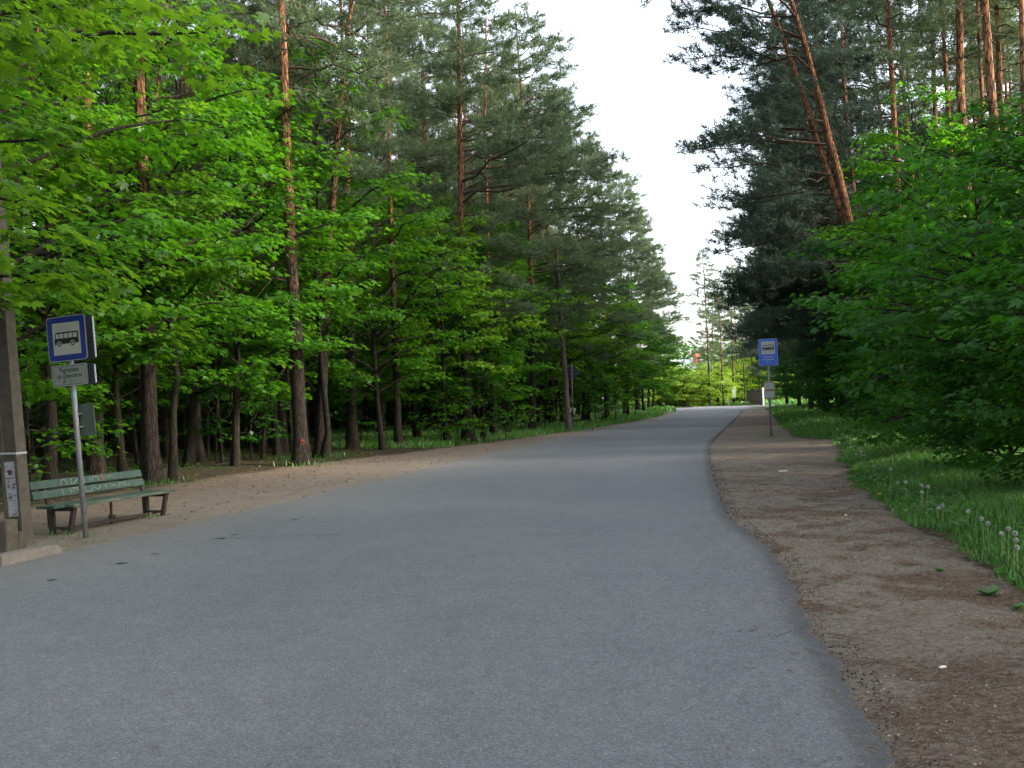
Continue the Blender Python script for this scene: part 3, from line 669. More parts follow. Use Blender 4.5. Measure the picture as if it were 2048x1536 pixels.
# shade givers on the right just outside the frame
for x, y, v, k in ((11, 6, 'low', 'm'), (10, 0, 'lowb', 'm'), (13, 12, 'edge', 'p'), (12, 4, 'edge', 'p'), (14, -3, 'edge2', 'p'), (11, -6, 'lowb', 'm'), (10, -12, 'lowb', 'm'), (13, -10, 'edge', 'p'), (17, 8, 'edge2', 'p'), (18, 0, 'edge', 'p'), (19, -7, 'edge3', 'p'), (17, 16, 'edge3', 'p'), (22, 5, 'edge', 'p'), (23, -4, 'edge2', 'p'), (16, -16, 'edge', 'p'), (22, 14, 'edge2', 'p'), (15, -22, 'edge2', 'p'), (8, -18, 'lowb', 'm')):
    putxy('maple_tree' if k == 'm' else 'pine_tree', v, x, y, 'unseen forest tree added for shade beyond the right picture edge', 'trees beyond the right picture edge', yaw=random.uniform(0, 6))
for x, y, v, k in ((-13, 8, 'mid', 'm'), (-14, 3, 'mid', 'm'), (-16, 10, 'tall', 'p'), (-15, -2, 'dense', 'm'), (-19, 5, 'tall', 'p'), (-20, 12, 'dense', 'm'), (-22, -1, 'edge', 'p'), (-17, -9, 'edge', 'p'), (-25, 8, 'edge', 'p'), (-26, 16, 'dense', 'm'), (-21, -14, 'edge2', 'p'), (-30, 3, 'edge2', 'p'), (-24, -20, 'edge', 'p'), (-16, 14, 'edge2', 'p'), (-32, 14, 'edge', 'p'), (-36, 24, 'dense', 'm'), (-31, 22, 'edge2', 'p')):  # unseen trees added on the left to shade the forest interior
    putxy('maple_tree' if k == 'm' else 'pine_tree', v, x, y, 'unseen forest tree added for shade beyond the left picture edge', 'trees beyond the left picture edge', yaw=random.uniform(0, 6))
# --- interior of the forest, both sides
def okay(x, y, dmin): return all((x-a)**2+(y-b)**2 > dmin*dmin for a, b in placed)
def leftedge(y): return float(np.interp(y, [p[1] for p in LE], [p[0] for p in LE]))
def rightedge(y): 
    pts = sorted([(p[1], p[0]) for p in VI]); return float(np.interp(y, [p[0] for p in pts], [p[1] for p in pts]))
cnt = 0; tries = 0
while cnt < 165 and tries < 14000:
    tries += 1; y = 14+111*random.random()**1.6; x = leftedge(min(y, 90))-random.uniform(7.5, 42)
    if x/y < -0.60 or not okay(x, y, 1.7): continue
    # keep the clearing beside the path open
    cxp = 1024+x/y*FPX
    if 650 < cxp < 900 and 36 < y < 60: continue
    placed.append((x, y)); cnt += 1
    tree('pine_tree', PINE, random.choice(['tall', 'tall2', 'pole', 'pole', 'tall']), x, y, 'straight pine deep inside the shaded forest left of the road', 'pines deep in the left forest', s=random.uniform(0.85, 1.12), yaw=random.uniform(0, 6.28), lean=(random.gauss(0, 0.02), random.gauss(0, 0.02)))
cnt = 0; tries = 0
while cnt < 125 and tries < 14000:
    tries += 1; y = 20+100*random.random()**1.4; x = leftedge(min(y, 90))-random.uniform(7, 40)
    if x/y < -0.60 or not okay(x, y, 2.2): continue
    cxp = 1024+x/y*FPX
    if 650 < cxp < 900 and 36 < y < 60: continue
    placed.append((x, y)); cnt += 1
    tree('maple_tree', MAPLE, random.choice(['far', 'mid', 'slim', 'dense']), x, y, 'maple in the understorey deep inside the left forest', 'maples deep in the left forest', s=random.uniform(0.6, 1.05), yaw=random.uniform(0, 6.28))
cnt = 0; tries = 0
while cnt < 75 and tries < 9000:
    tries += 1; y = random.uniform(14, 104); x = rightedge(min(y, 100))+random.uniform(7, 34)
    if x/y > 0.62 or not okay(x, y, 2.4): continue
    placed.append((x, y)); cnt += 1
    if random.random() < 0.68: tree('pine_tree', PINE, random.choice(['tall', 'tall2', 'pole', 'edge3']), x, y, 'pine deep inside the dark forest right of the road', 'pines deep in the right forest', s=random.uniform(0.85, 1.1), yaw=random.uniform(0, 6.28), lean=(-0.02, 0))
    else: tree('maple_tree', MAPLE, random.choice(['dense', 'far']), x, y, 'maple deep inside the dark forest right of the road', 'maples deep in the right forest', s=random.uniform(0.7, 1.05), yaw=random.uniform(0, 6.28))
PINE['stem'] = make_pine(44, 15, 10.5, 1.3, 22, 6, 0.062, bend=0.9, deadz=(1.5, 10.5))
PINE['stem2'] = make_pine(45, 12, 8.0, 1.2, 20, 6, 0.05, bend=1.3, deadz=(1.2, 8.0), lean=(0.04, 0))
cnt = 0; tries = 0
while cnt < 85 and tries < 14000:
    tries += 1; y = 15+60*random.random()**1.3; x = leftedge(y)-random.uniform(6.5, 26)
    if x/y < -0.58 or not okay(x, y, 0.9): continue
    cxp = 1024+x/y*FPX
    if 650 < cxp < 900 and 36 < y < 60: continue
    placed.append((x, y)); cnt += 1
    tree('pine_tree', PINE, random.choice(['stem', 'stem2']), x, y, 'thin dark suppressed pine stem among the left trunks', 'thin stems in the left forest', s=random.uniform(0.8, 1.15), yaw=random.uniform(0, 6.28), lean=(random.gauss(0, 0.05), random.gauss(0, 0.04)))
# saplings
SP = 'thin young maple sapling growing among the trunks left of the road'
ranked(((880, 41, 'sap', 0.9), (915, 40, 'sap', 0.7), (965, 43, 'sap2', 0.9), (1010, 45, 'sap', 1.0), (720, 41, 'sap2', 1.0), (1178, 64, 'sap2', 0.95), (1190, 66, 'sap', 1.0), (1204, 66, 'sap', 1.0), (430, 31, 'sap2', 0.9), (240, 30, 'sap2', 0.8), (90, 24, 'sap2', 0.9), (500, 33, 'sap2', 0.9), (60, 20, 'sap', 1.0), (1230, 70, 'sap2', 1.0), (560, 42, 'sap2', 1.1), (1088, 56, 'sap', 1.0), (1270, 84, 'sap2', 1.0), (270, 38, 'sap2', 1.1), (350, 42, 'sap2', 1.2), (150, 36, 'sap2', 1.1), (450, 46, 'sap2', 1.2)), 'maple_sapling', 'thin saplings among the trunks left of the road', 'saplings among the left trunks')
ranked(((2130, 13.8, 'lowc', 0.6), (2015, 17.5, 'lowc', 0.62), (1945, 22, 'lowc', 0.7), (1885, 27, 'lowc', 0.75), (1828, 34, 'lowc', 0.85), (1772, 42, 'lowc', 0.9), (1722, 52, 'lowc', 1.0), (1682, 64, 'lowc', 1.0)), 'maple_sapling', 'bushy young maples below the right leaf wall', 'young maples by the right verge')
# --- far end of the road
put('pine_tree', 'redge3', 1418, 138, 'lone tall pine at the end of the road, against the white sky', yaw=2.0, s=1.02)
FE = 'sunlit pine trunk in the group at the end of the road'
ranked([(a_, b_+7, c_, e_) for a_, b_, c_, e_ in ((1447, 131, 'tall2', 0.8), (1468, 133, 'tall', 0.82), (1490, 136, 'pole', 0.85), (1505, 141, 'tall2', 0.9), (1432, 148, 'edge3', 0.9), (1476, 150, 'tall', 0.9), (1520, 139, 'edge3', 0.9), (1545, 145, 'edge2', 0.9))], 'pine_tree', 'sunlit pines at the end of the road', 'pines at the end of the road')
FB = 'sunlit leafy bush in the thicket across the end of the road'
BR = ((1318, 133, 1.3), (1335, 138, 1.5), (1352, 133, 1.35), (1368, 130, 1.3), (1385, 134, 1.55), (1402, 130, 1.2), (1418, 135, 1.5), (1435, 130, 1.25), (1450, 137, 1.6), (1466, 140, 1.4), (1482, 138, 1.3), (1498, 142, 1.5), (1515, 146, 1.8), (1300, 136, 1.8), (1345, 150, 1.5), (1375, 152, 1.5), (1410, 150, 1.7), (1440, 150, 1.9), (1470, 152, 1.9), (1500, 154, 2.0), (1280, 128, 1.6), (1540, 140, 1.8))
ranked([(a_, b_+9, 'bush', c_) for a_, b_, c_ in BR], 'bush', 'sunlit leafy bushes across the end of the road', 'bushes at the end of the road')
ranked(((1322, 160, 'far', 0.9), (1480, 170, 'far', 1.0), (1515, 160, 'far', 1.0), (1540, 172, 'dense', 1.1), (1300, 150, 'far', 1.0), (1450, 185, 'far', 1.1), (1345, 190, 'far', 0.9)), 'maple_tree', 'leafy trees rising behind the thicket at the road end', 'trees behind the far thicket')

# far woods as one mass on either side, well behind the individual trees
def wood_mass(name, line, depth, hgt, n, seed, mat, size, zmin=0.0):
    r = np.random.default_rng(seed); L = np.array(line, float); seg = np.linalg.norm(np.diff(L, axis=0), axis=1); cum = np.concatenate([[0], np.cumsum(seg)])
    s = r.random(n)*cum[-1]; x = np.interp(s, cum, L[:, 0]); y = np.interp(s, cum, L[:, 1])
    top = hgt*(0.72+0.28*np.sin(s*0.31+1)*np.sin(s*0.13))+r.normal(0, 0.6, n)
    z = zmin+r.random(n)**0.8*np.maximum(top, 1)
    P = np.stack([x+r.normal(0, depth, n), y+r.normal(0, depth, n), z], 1); P += 0.8*np.stack([np.sin(z*1.3+s), np.cos(z*1.1+s*1.7), 0*z], 1)
    D = r.normal(size=(n, 3)); D[:, 2] -= 0.5; N = r.normal(size=(n, 3))*0.5+[0, 0, 1]
    V, F = leaf_cards(P, D, N, size*r.uniform(0.6, 1.3, n), ST, SF)
    return tag(link(name, np_mesh(name, V, F, mat)), 'dense leafy undergrowth seen as one mass far behind the trunks', 'undergrowth', kind='stuff')
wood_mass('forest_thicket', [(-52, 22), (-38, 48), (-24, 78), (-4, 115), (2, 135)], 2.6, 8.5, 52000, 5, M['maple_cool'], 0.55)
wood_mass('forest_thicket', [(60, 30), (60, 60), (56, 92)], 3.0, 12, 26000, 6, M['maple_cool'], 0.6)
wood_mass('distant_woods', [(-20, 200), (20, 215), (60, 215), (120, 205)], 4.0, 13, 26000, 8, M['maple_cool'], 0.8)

# ------------------------------------------------------------------ grass, herbs, litter
def blades(P, H, r, wd=0.006, bend=0.5):
    n = len(P); az = r.random(n)*6.283; d = np.stack([np.cos(az), np.sin(az), 0*az], 1); sd = np.stack([-d[:, 1], d[:, 0], d[:, 2]], 1)
    b = bend*r.random(n)*H; up_ = np.array([0, 0, 1.])
    w_ = (wd*(0.7+0.6*r.random(n)))[:, None]*(1+P[:, 1:2]/12)
    p1 = P+d*(b*0.3)[:, None]+up_*(H*0.55)[:, None]; p2 = P+d*b[:, None]+up_*H[:, None]
    V = np.stack([P-sd*w_, P+sd*w_, p1-sd*w_*0.8, p1+sd*w_*0.8, p2], 1).reshape(-1, 3)
    f = np.array([(0, 1, 3), (0, 3, 2), (2, 3, 4)]); F = (f[None]+(np.arange(n)*5)[:, None, None]).reshape(-1, 3)
    return V, F
def vnoise(P, s, seed=0):
    x, y = P[:, 0]*s+seed, P[:, 1]*s+seed*1.7
    return 0.5+0.25*(np.sin(x+1.7*np.sin(y*0.7))+np.sin(y*1.3+1.3*np.sin(x*0.9+1)))
def scatter(n, box, fn, seed, power=1.0):
    r = np.random.default_rng(seed); out = []; tot = 0
    while tot < n:
        yy = box[2]+(box[3]-box[2])*r.random(n*2)**power; xx = box[0]+(box[1]-box[0])*r.random(n*2); P = np.stack([xx, yy], 1)
        k = r.random(len(P)) < fn(P); P = P[k]; out.append(P); tot += len(P)
        if len(P) == 0: break
    return np.concatenate(out)[:n]
VIa = sorted([(p[1], p[0]) for p in VI]); viy = [p[0] for p in VIa]; vix = [p[1] for p in VIa]
def fverge(P):
    ex = np.interp(P[:, 1], viy, vix)+0.28*(vnoise(P, 2.6, 3)-0.5)+0.15*(vnoise(P, 7, 1)-0.5); dx = P[:, 0]-ex; wv = 3.4+P[:, 1]*0.03
    return np.where((dx > 0) & (P[:, 0]/P[:, 1] < 0.56), np.clip(0.25+dx/0.35, 0, 1)*np.clip(1.6-dx/wv, 0.0, 1)*(0.35+0.65*vnoise(P, 1.7, 9)), 0)
def poly_region(poly):
    return lambda P: inside(P, poly).astype(float)
r = np.random.default_rng(77)
GV = []; GF = []; nv = 0
def addg(V, F):
    global nv
    GV.append(V); GF.append(F+nv); nv += len(V)
for n, box, pw, h0, h1, sd_ in ((60000, (3, 14, 7.5, 24), 1.1, 0.08, 0.30, 1), (26000, (6, 22, 22, 60), 1.2, 0.12, 0.34, 2), (7000, (14, 34, 55, 110), 1, 0.15, 0.4, 3)):
    P = scatter(n, box, fverge, sd_, pw); ex = np.interp(P[:, 1], viy, vix); dx = np.clip((P[:, 0]-ex)/1.3, 0.12, 1)
    H = (h0+(h1-h0)*r.random(len(P))**1.3)*(0.3+0.7*dx)*(0.6+0.7*vnoise(P, 1.1, 5))
    addg(*blades(np.column_stack([P, gza(P)]), H, r))
tag(link('grass_verge', np_mesh('grass_verge', np.concatenate(GV), np.concatenate(GF), M['grass'])), 'tall green grass on the right verge between the dirt path and the maples', 'grass', kind='stuff')
# grass on the left verge and in the clearing
LEy = [p[1] for p in LE]; LEx = [p[0] for p in LE]
def fleft(P):
    dx = np.interp(P[:, 1], LEy, LEx)-P[:, 0]; lw_ = np.interp(P[:, 1], [0, 12, 20, 29, 36, 45, 60, 80], [3.5, 4.5, 5.2, 4.8, 3.4, 2.2, 1.2, 0.7])
    g = np.interp(P[:, 1], [38, 46, 52], [0.0, 0.5, 1])
    return np.where(dx > lw_*0.85, np.clip((dx-lw_*0.85)/0.7, 0, 1)*np.clip(1.7-dx/7, 0, 1)*g*(0.3+0.7*vnoise(P, 1.3, 4)), 0)
GV = []; GF = []; nv = 0
for n, box, h0, h1, sd_ in ((34000, (-10, 18, 30, 95), 0.07, 0.30, 4),):
    P = scatter(n, box, fleft, sd_); H = (h0+(h1-h0)*r.random(len(P)))*(0.6+0.7*vnoise(P, 0.8, 5))
    addg(*blades(np.column_stack([P, gza(P)]), H, r, 0.003))
tag(link('roadside_grass', np_mesh('roadside_grass', np.concatenate(GV), np.concatenate(GF), M['grass'])), 'bright grass strip between the left trunks and the road edge', 'grass', kind='stuff')
c0 = G(760, 872); c1 = G(900, 868)
def fclear(P):
    px = 1024+P[:, 0]/P[:, 1]*FPX
    return ((px > 640) & (px < 905)).astype(float)*(0.3+0.7*vnoise(P, 0.9, 2))
GV = []; GF = []; nv = 0
P = scatter(22000, (-16, -1, 38, 66), fclear, 12); addg(*blades(np.column_stack([P, gza(P)]), 0.08+0.2*r.random(len(P)), r, 0.004))
tag(link('clearing_grass', np_mesh('clearing_grass', np.concatenate(GV), np.concatenate(GF), M['grass'])), 'green grass in the small forest clearing behind the left trees', 'grass', kind='stuff')
P = scatter(5000, (8, 44, 104, 150), lambda P: (~inside(P, ROADPOLY)).astype(float), 13); V_, F_ = blades(np.column_stack([P, gza(P)]), 0.2+0.4*r.random(len(P)), r, 0.012)
tag(link('far_grass', np_mesh('far_grass', V_, F_, M['grass'])), 'sunlit grass strip across the end of the road', 'grass', kind='stuff')
# low herbs: broad leaves in the verge, on the forest floor
def herbs(name, P, size, mat, label, cat, zr=(0.02, 0.10), seed=5, tmpl=(OVT, OVF), tilt=0.5):
    r = np.random.default_rng(seed); n = len(P); az = r.random(n)*6.283
    D = np.stack([np.cos(az), np.sin(az), r.uniform(-0.2, 0.5, n)], 1); N = np.stack([r.normal(0, tilt, n), r.normal(0, tilt, n), np.ones(n)], 1)
    Q = np.column_stack([P, gza(P)+r.uniform(zr[0], zr[1], n)]); V, F = leaf_cards(Q, D, N, size*r.uniform(0.5, 1.3, n), *tmpl)
    return tag(link(name, np_mesh(name, V, F, mat)), label, cat, kind='stuff')
P = scatter(9000, (3, 14, 7.5, 30), lambda P: fverge(P)*(vnoise(P, 2.1, 8) > 0.55), 21, 1.1)
herbs('verge_weeds', P, 0.065, M['herb'], 'low broad leaved weeds mixed into the right grass verge', 'weeds', (0.02, 0.16))
def ffloor(P):
    dx = np.interp(P[:, 1], LEy, LEx)-P[:, 0]
    return np.where((dx > 4.0) & (P[:, 0]/P[:, 1] > -0.56), np.clip((dx-4.0)/2.0, 0, 1)*(vnoise(P, 0.9, 6) > 0.55), 0)
P = scatter(20000, (-26, 8, 16, 60), ffloor, 22)
herbs('forest_floor_herbs', P, 0.075, M['maple_cool'], 'low green herbs covering the shaded floor between the left trunks', 'ground cover', (0.02, 0.16), 6)
def fdead(P):
    dx = np.interp(P[:, 1], LEy, LEx)-P[:, 0]
    return np.where((dx > 0.5) & (P[:, 0]/P[:, 1] > -0.56), np.clip(dx/5.0, 0.04, 1), 0)
P = scatter(9000, (-20, 4, 11, 45), fdead, 23)
herbs('fallen_leaves', P, 0.06, M['deadleaf'], 'dry brown leaves scattered on the dirt left of the road', 'leaf litter', (0.004, 0.02), 7, tilt=0.25)
def fshoulder(P):
    ex = np.interp(P[:, 1], viy, vix); return np.where(inside(P, [tuple(q) for q in REs]+[(20, -5)]) | True, 1, 0)*(P[:, 0] < ex+0.3)*(~inside(P, ROADPOLY))*(P[:, 0] > 0)
def streakmask(P): return np.clip((vnoise(P*[1.2, 0.9], 1.9, 4)*0.4+vnoise(P, 5.3, 2)*0.35+vnoise(P[:, ::-1], 11, 6)*0.25-0.43)*3.2, 0.10, 0.85)
P = scatter(44000, (0, 13, 3.0, 34), lambda P: fshoulder(P)*streakmask(P)*np.clip((34-P[:, 1])/24, 0, 1)**1.6, 31, 1.15)
n = len(P); az = r.normal(0.3, 0.9, n); L = r.uniform(0.03, 0.065, n); d = np.stack([np.cos(az), np.sin(az), r.uniform(-0.02, 0.15, n)], 1); sd2 = np.stack([-np.sin(az), np.cos(az), 0*az], 1)*0.0011*(1+P[:, 1:2]/6)
Q = np.column_stack([P, gza(P)+0.004]); V_ = np.stack([Q-sd2, Q+sd2, Q+d*L[:, None]+sd2, Q+d*L[:, None]-sd2], 1).reshape(-1, 3)
tag(link('needle_litter', np_mesh('needle_litter', V_, np.arange(4*n).reshape(-1, 4), M['litterneedle'])), 'fallen reddish pine needles scattered over the right dirt path', 'needle litter', kind='stuff')
# pebbles
def rocks(name, P, size, mat, label, cat, seed):
    r = np.random.default_rng(seed); n = len(P); oct_ = np.array([(1, 0, 0), (-1, 0, 0), (0, 1, 0), (0, -1, 0), (0, 0, .6), (0, 0, -.6)], float)
    F = np.array([(0, 2, 4), (2, 1, 4), (1, 3, 4), (3, 0, 4), (2, 0, 5), (1, 2, 5), (3, 1, 5), (0, 3, 5)])
    S = size*r.uniform(0.3, 1.0, n)**1.5; V = oct_[None]*r.uniform(0.6, 1.3, (n, 6, 1))*S[:, None, None]; a_ = r.random(n)*6.28; c, s_ = np.cos(a_), np.sin(a_)
    V = np.stack([V[..., 0]*c[:, None]-V[..., 1]*s_[:, None], V[..., 0]*s_[:, None]+V[..., 1]*c[:, None], V[..., 2]], -1)
    V += np.column_stack([P, gza(P)+0.002])[:, None]; Ff = (F[None]+(np.arange(n)*6)[:, None, None]).reshape(-1, 3)
    return tag(link(name, np_mesh(name, V.reshape(-1, 3), Ff, mat)), label, cat, kind='stuff')
P = np.concatenate([scatter(4500, (0, 10, 3, 26), lambda P: fshoulder(P)*(0.15+0.85*(vnoise(P, 1.2, 3) > 0.6)), 32, 1.2)])
rocks('gravel', P, 0.012, M['pebble'], 'loose small stones on the right dirt path', 'gravel', 3)
P = scatter(3500, (1, 9, 3, 24), lambda P: (~inside(P, ROADPOLY))*(seg_dist(P, RE) < 0.22)*1.0, 33)
rocks('edge_crumbs', P, 0.011, M['tar'], 'dark crumbled asphalt along the right road edge', 'crumbs', 4)
P = scatter(260, (-9, 4, 11, 34), lambda P: (~inside(P, ROADPOLY))*(np.interp(P[:, 1], LEy, LEx)-P[:, 0] < 4.5)*(P[:, 0] < np.interp(P[:, 1], LEy, LEx))*1.0, 34)
rocks('fallen_cones', P, 0.035, M['cone'], 'dark fallen pine cones and bits on the left dirt strip', 'pine cones', 5)

P = scatter(1500, (-6, 6, 3.5, 26), lambda P: inside(P, ROADPOLY)*np.clip(np.exp(-seg_dist(P, RE)/0.25)+0.5*np.exp(-seg_dist(P, LE)/0.3)+0.012, 0, 1), 36)
n = len(P); az = r.random(n)*6.28; L = r.uniform(0.02, 0.07, n); d = np.stack([np.cos(az), np.sin(az), 0*az], 1); sd2 = np.stack([-np.sin(az), np.cos(az), 0*az], 1)*0.0015*(1+P[:, 1:2]/6)
Q = np.column_stack([P, np.full(n, 0.027)]); V_ = np.stack([Q-sd2, Q+sd2, Q+d*L[:, None]+sd2, Q+d*L[:, None]-sd2], 1).reshape(-1, 3)
tag(link('road_debris', np_mesh('road_debris', V_, np.arange(4*n).reshape(-1, 4), M['litterneedle'])), 'loose needles blown onto the asphalt along its edges', 'needle litter', kind='stuff')
# dandelions on the right verge
def make_dandelion(seed, h):
    r = np.random.default_rng(seed); W = Wood(); lx = r.normal(0, 0.03)
    W.tube(np.array([(0, 0, 0), (lx*0.4, 0.01, h*0.5), (lx, 0.01, h)]), [0.004, 0.0035, 0.003], 5)
    n = 150; d = unit(r.normal(size=(n, 3))); D = d; P = np.array([lx, 0.01, h+0.012])+d*0.006; N = unit(r.normal(size=(n, 3)))
    V, F = leaf_cards(P, D, N, np.full(n, 0.016), np.array([(0.03, 0, 0), (0.35, 1, 0), (-0.35, 1, 0.1), (-0.03, 0, 0)]), np.array([(0, 1, 2, 3)]))
    return W.mesh('dandelion_stem', M['stalk']), np_mesh('dandelion_head', V, F, M['fluff'])
DAN = [make_dandelion(51, 0.30), make_dandelion(52, 0.36), make_dandelion(53, 0.24)]
dpx = [(2005, 1130), (1985, 1075), (1917, 1075), (1888, 1090), (1902, 1088), (1870, 1090), (1790, 975), (1798, 985), (1787, 960), (1755, 970), (1762, 990), (1745, 1010), (1733, 1015), (1752, 950), (1930, 1062), (1860, 1045), (1695, 900), (1705, 905), (1712, 898), (1690, 912), (1722, 908), (1740, 935), (1650, 885), (1660, 878), (1632, 872), (1640, 880), (1610, 868), (1625, 862), (1598, 864), (1825, 1010), (1960, 1050), (2030, 1100), (1840, 1020), (1812, 990), (1770, 930), (1680, 885)]
for i, (px, py) in enumerate(dpx):
    x, y = G(px, py, 0.30); x = max(x+0.05, float(np.interp(y, viy, vix))+0.12+0.25*random.random())
    near = i in (0,)
    if i in (3, 6, 12): continue
    o = empty('dandelion', 'largest round white dandelion clock at the right picture edge' if near else 'white dandelion seed head standing up from the right grass verge', 'dandelion', (x, y, gz(x, y)), random.random()*6, None if near else 'dandelion seed heads on the right verge')
    if y > 12: o.scale = (1.1, 1.1, 1.0)
    s, h = DAN[i % 3 if not near else 1]; link('stem', s, o); link('seed_head', h, o)
# yellow dandelion flower
x, y = G(1757, 1000); o = empty('dandelion_flower', 'yellow dandelion flower at the edge of the dirt path', 'flower', (x, y, gz(x, y)))
W = Wood(); W.tube(np.array([(0, 0, 0), (0.01, 0, 0.05), (0.02, 0, 0.09)]), [0.004]*3, 5); link('stem', W.mesh('stem', M['stalk']), o)
n = 60; d = unit(np.abs(rng.normal(size=(n, 3)))*[1, 1, 0.5]*rng.choice([-1, 1], (n, 3))*[1, 1, 1]); d[:, 2] = np.abs(d[:, 2])+0.1
V_, F_ = leaf_cards(np.tile([0.02, 0, 0.09], (n, 1)), d, rng.normal(size=(n, 3))*0.3+[0, 0, 1], np.full(n, 0.035), np.array([(0.05, 0, 0), (0.12, 1, 0), (-0.12, 1, 0), (-0.05, 0, 0)]), np.array([(0, 1, 2, 3)]))
link('petals', np_mesh('petals', V_, F_, M['petal']), o)
# small rosettes of broad leaves on the dirt
def rosette(px, py, s, label):
    x, y = G(px, py); n = 26; az = np.arange(n)*2.4; D = np.stack([np.cos(az), np.sin(az), rng.uniform(0.15, 1.1, n)], 1)
    V_, F_ = leaf_cards(np.tile([0, 0, 0.01], (n, 1)), D, np.tile([0, 0, 1.], (n, 1))+rng.normal(0, 0.2, (n, 3)), s*rng.uniform(0.3, 0.75, n), OVT, OVF)
    o = link('weed', np_mesh('weed', V_, F_, M['herb'])); o.location = (x, y, gz(x, y)); tag(o, label, 'plant')
rosette(1980, 1190, 0.15, 'flat green weed growing alone on the dirt near the right picture edge')
rosette(1998, 1152, 0.09, 'small weed just above the larger one on the dirt at right')
rosette(2040, 1170, 0.14, 'leafy weed touching the right picture edge beside the verge')
rosette(1880, 1142, 0.08, 'tiny weed sprouting in the middle of the dirt left of the grass')
rosette(2035, 1218, 0.10, 'lowest small weed on the dirt at the right picture edge')
rosette(222, 1035, 0.16, 'green weed growing under the bench')

GV = []; GF = []; nv = 0
feet = [(G(172, 1074), .10, 8), (G(150, 1066), .12, 6), (G(105, 1068), .14, 14), (G(305, 1035), .14, 12), (G(55, 1090), .25, 26), (G(1542, 872), .18, 16), (G(110, 1102), .5, 16), (AT(600, 29), .5, 120), (AT(300, 23.5), .5, 160), (G(1138, 862), .5, 260), (AT(636, 33.5), .5, 160)]
for (fx_, fy_), sp_, n_ in feet:
    P = np.array([fx_, fy_])+r.normal(0, sp_, (n_, 2)); P = P[~inside(P, ROADPOLY)]
    addg(*blades(np.column_stack([P, gza(P)]), 0.03+0.09*r.random(len(P))*min(2, fy_/14), r, 0.0035))
tag(link('foot_grass', np_mesh('foot_grass', np.concatenate(GV), np.concatenate(GF), M['grass'])), 'sparse grass tufts round the feet of posts, bench legs and trunks', 'grass', kind='stuff')
# ------------------------------------------------------------------ street furniture
def text_mesh(s, size, mat, sx=1.0):
    cu = bpy.data.curves.new('t', 'FONT'); cu.body = s; cu.size = size; cu.align_x = 'CENTER'; cu.align_y = 'CENTER'; cu.resolution_u = 3; cu.offset = size*0.012
    ob = bpy.data.objects.new('t', cu); COL.objects.link(ob); dg = bpy.context.evaluated_depsgraph_get(); dg.update()
    me = bpy.data.meshes.new_from_object(ob.evaluated_get(dg)); bpy.data.objects.remove(ob); bpy.data.curves.remove(cu)
    me.transform(Matrix.Rotation(R(90), 4, 'X') @ Matrix.Diagonal((sx, 1, 1, 1))); me.materials.clear(); me.materials.append(mat); return me
def text(parent, s, size, cx, cz, y, mat, sx=0.85):
    o = link('lettering', text_mesh(s, size, mat, sx), parent, (cx, y, cz)); return o
def circle(b, cx, cz, r_, y, n=24): b.poly([(cx+r_*math.cos(2*math.pi*i/n), y, cz+r_*math.sin(2*math.pi*i/n)) for i in range(n)])
def bus_picto(parent, cx, cz, w_, y, panemat):
    s = w_/1.0
    b = BM(); pts = [(-.50, -.17), (-.50, .02), (-.44, .22), (-.40, .25), (.47, .25), (.50, .22), (.50, -.15), (.47, -.17)]
    b.poly([(cx+p[0]*s, y, cz+p[1]*s) for p in pts]); circle(b, cx-.31*s, cz-.17*s, .082*s, y-0.0012); circle(b, cx+.25*s, cz-.17*s, .082*s, y-0.0012)
    o = b.obj('bus_symbol', M['black'], parent, False)
    b = BM()
    b.poly([(cx+p[0]*s, y-0.0022, cz+p[1]*s) for p in ((-.46, .03), (-.405, .2), (-.31, .2), (-.31, .03))])
    for i in range(4):
        x0 = -.28+.19*i; b.poly([(cx+p[0]*s, y-0.0022, cz+p[1]*s) for p in ((x0, .03), (x0, .2), (x0+.16, .2), (x0+.16, .03))])
    for c in (-.31, .25):
        A = [(cx+(c+.108*math.cos(a))*s, cz+(-.17+.108*math.sin(a))*s) for a in np.linspace(R(-10), R(190), 20)]; B = [(cx+(c+.082*math.cos(a))*s, cz+(-.17+.082*math.sin(a))*s) for a in np.linspace(R(-10), R(190), 20)]
        for i in range(19): b.poly([(A[i][0], y-0.0022, A[i][1]), (A[i+1][0], y-0.0022, A[i+1][1]), (B[i+1][0], y-0.0022, B[i+1][1]), (B[i][0], y-0.0022, B[i][1])])
        circle(b, cx+c*s, cz-.17*s, .042*s, y-0.0030)
    link('symbol_windows', None, None) if False else None
    b.obj('symbol_windows', panemat, o, False)

# left bus stop sign
bx, by = G(172, 1074)
st = empty('bus_stop_sign', 'square blue and white bus stop sign on a leaning grey pole beside the bench', 'bus stop sign', (bx, by, gz(bx, by)-0.02), R(-15), None, (R(-3.2), 0))
b = BM(); b.cyl((0, 0, -0.2), (0, 0, 3.05), 0.036, n=20); b.obj('pole', M['steel'], st)
SY = -0.05
def panel(parent, w_, h_, cz, y, name, face, rim, thick=0.012, r_=0.05, back=M['signback']):
    b = BM(); b.slab(rrect(w_, h_, r_, 0, cz), y, y+thick); p = b.obj(name, back, parent)
    b = BM(); b.poly([(q[0], y-0.002, q[1]) for q in rrect(w_, h_, r_, 0, cz)]); b.obj('rim', rim, p, False)
    b = BM(); b.poly([(q[0], y-0.0042, q[1]) for q in rrect(w_-0.024, h_-0.024, r_*0.8, 0, cz)]); b.obj('face', face, p, False)
    return p
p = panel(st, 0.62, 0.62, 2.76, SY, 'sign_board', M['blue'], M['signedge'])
b = BM(); b.poly([(q[0], SY-0.0065, q[1]) for q in rrect(0.44, 0.44, 0.004, 0, 2.76)]); b.obj('white_field', M['white'], p, False)
bus_picto(p, 0.0, 2.755, 0.385, SY-0.0090, M['white'])
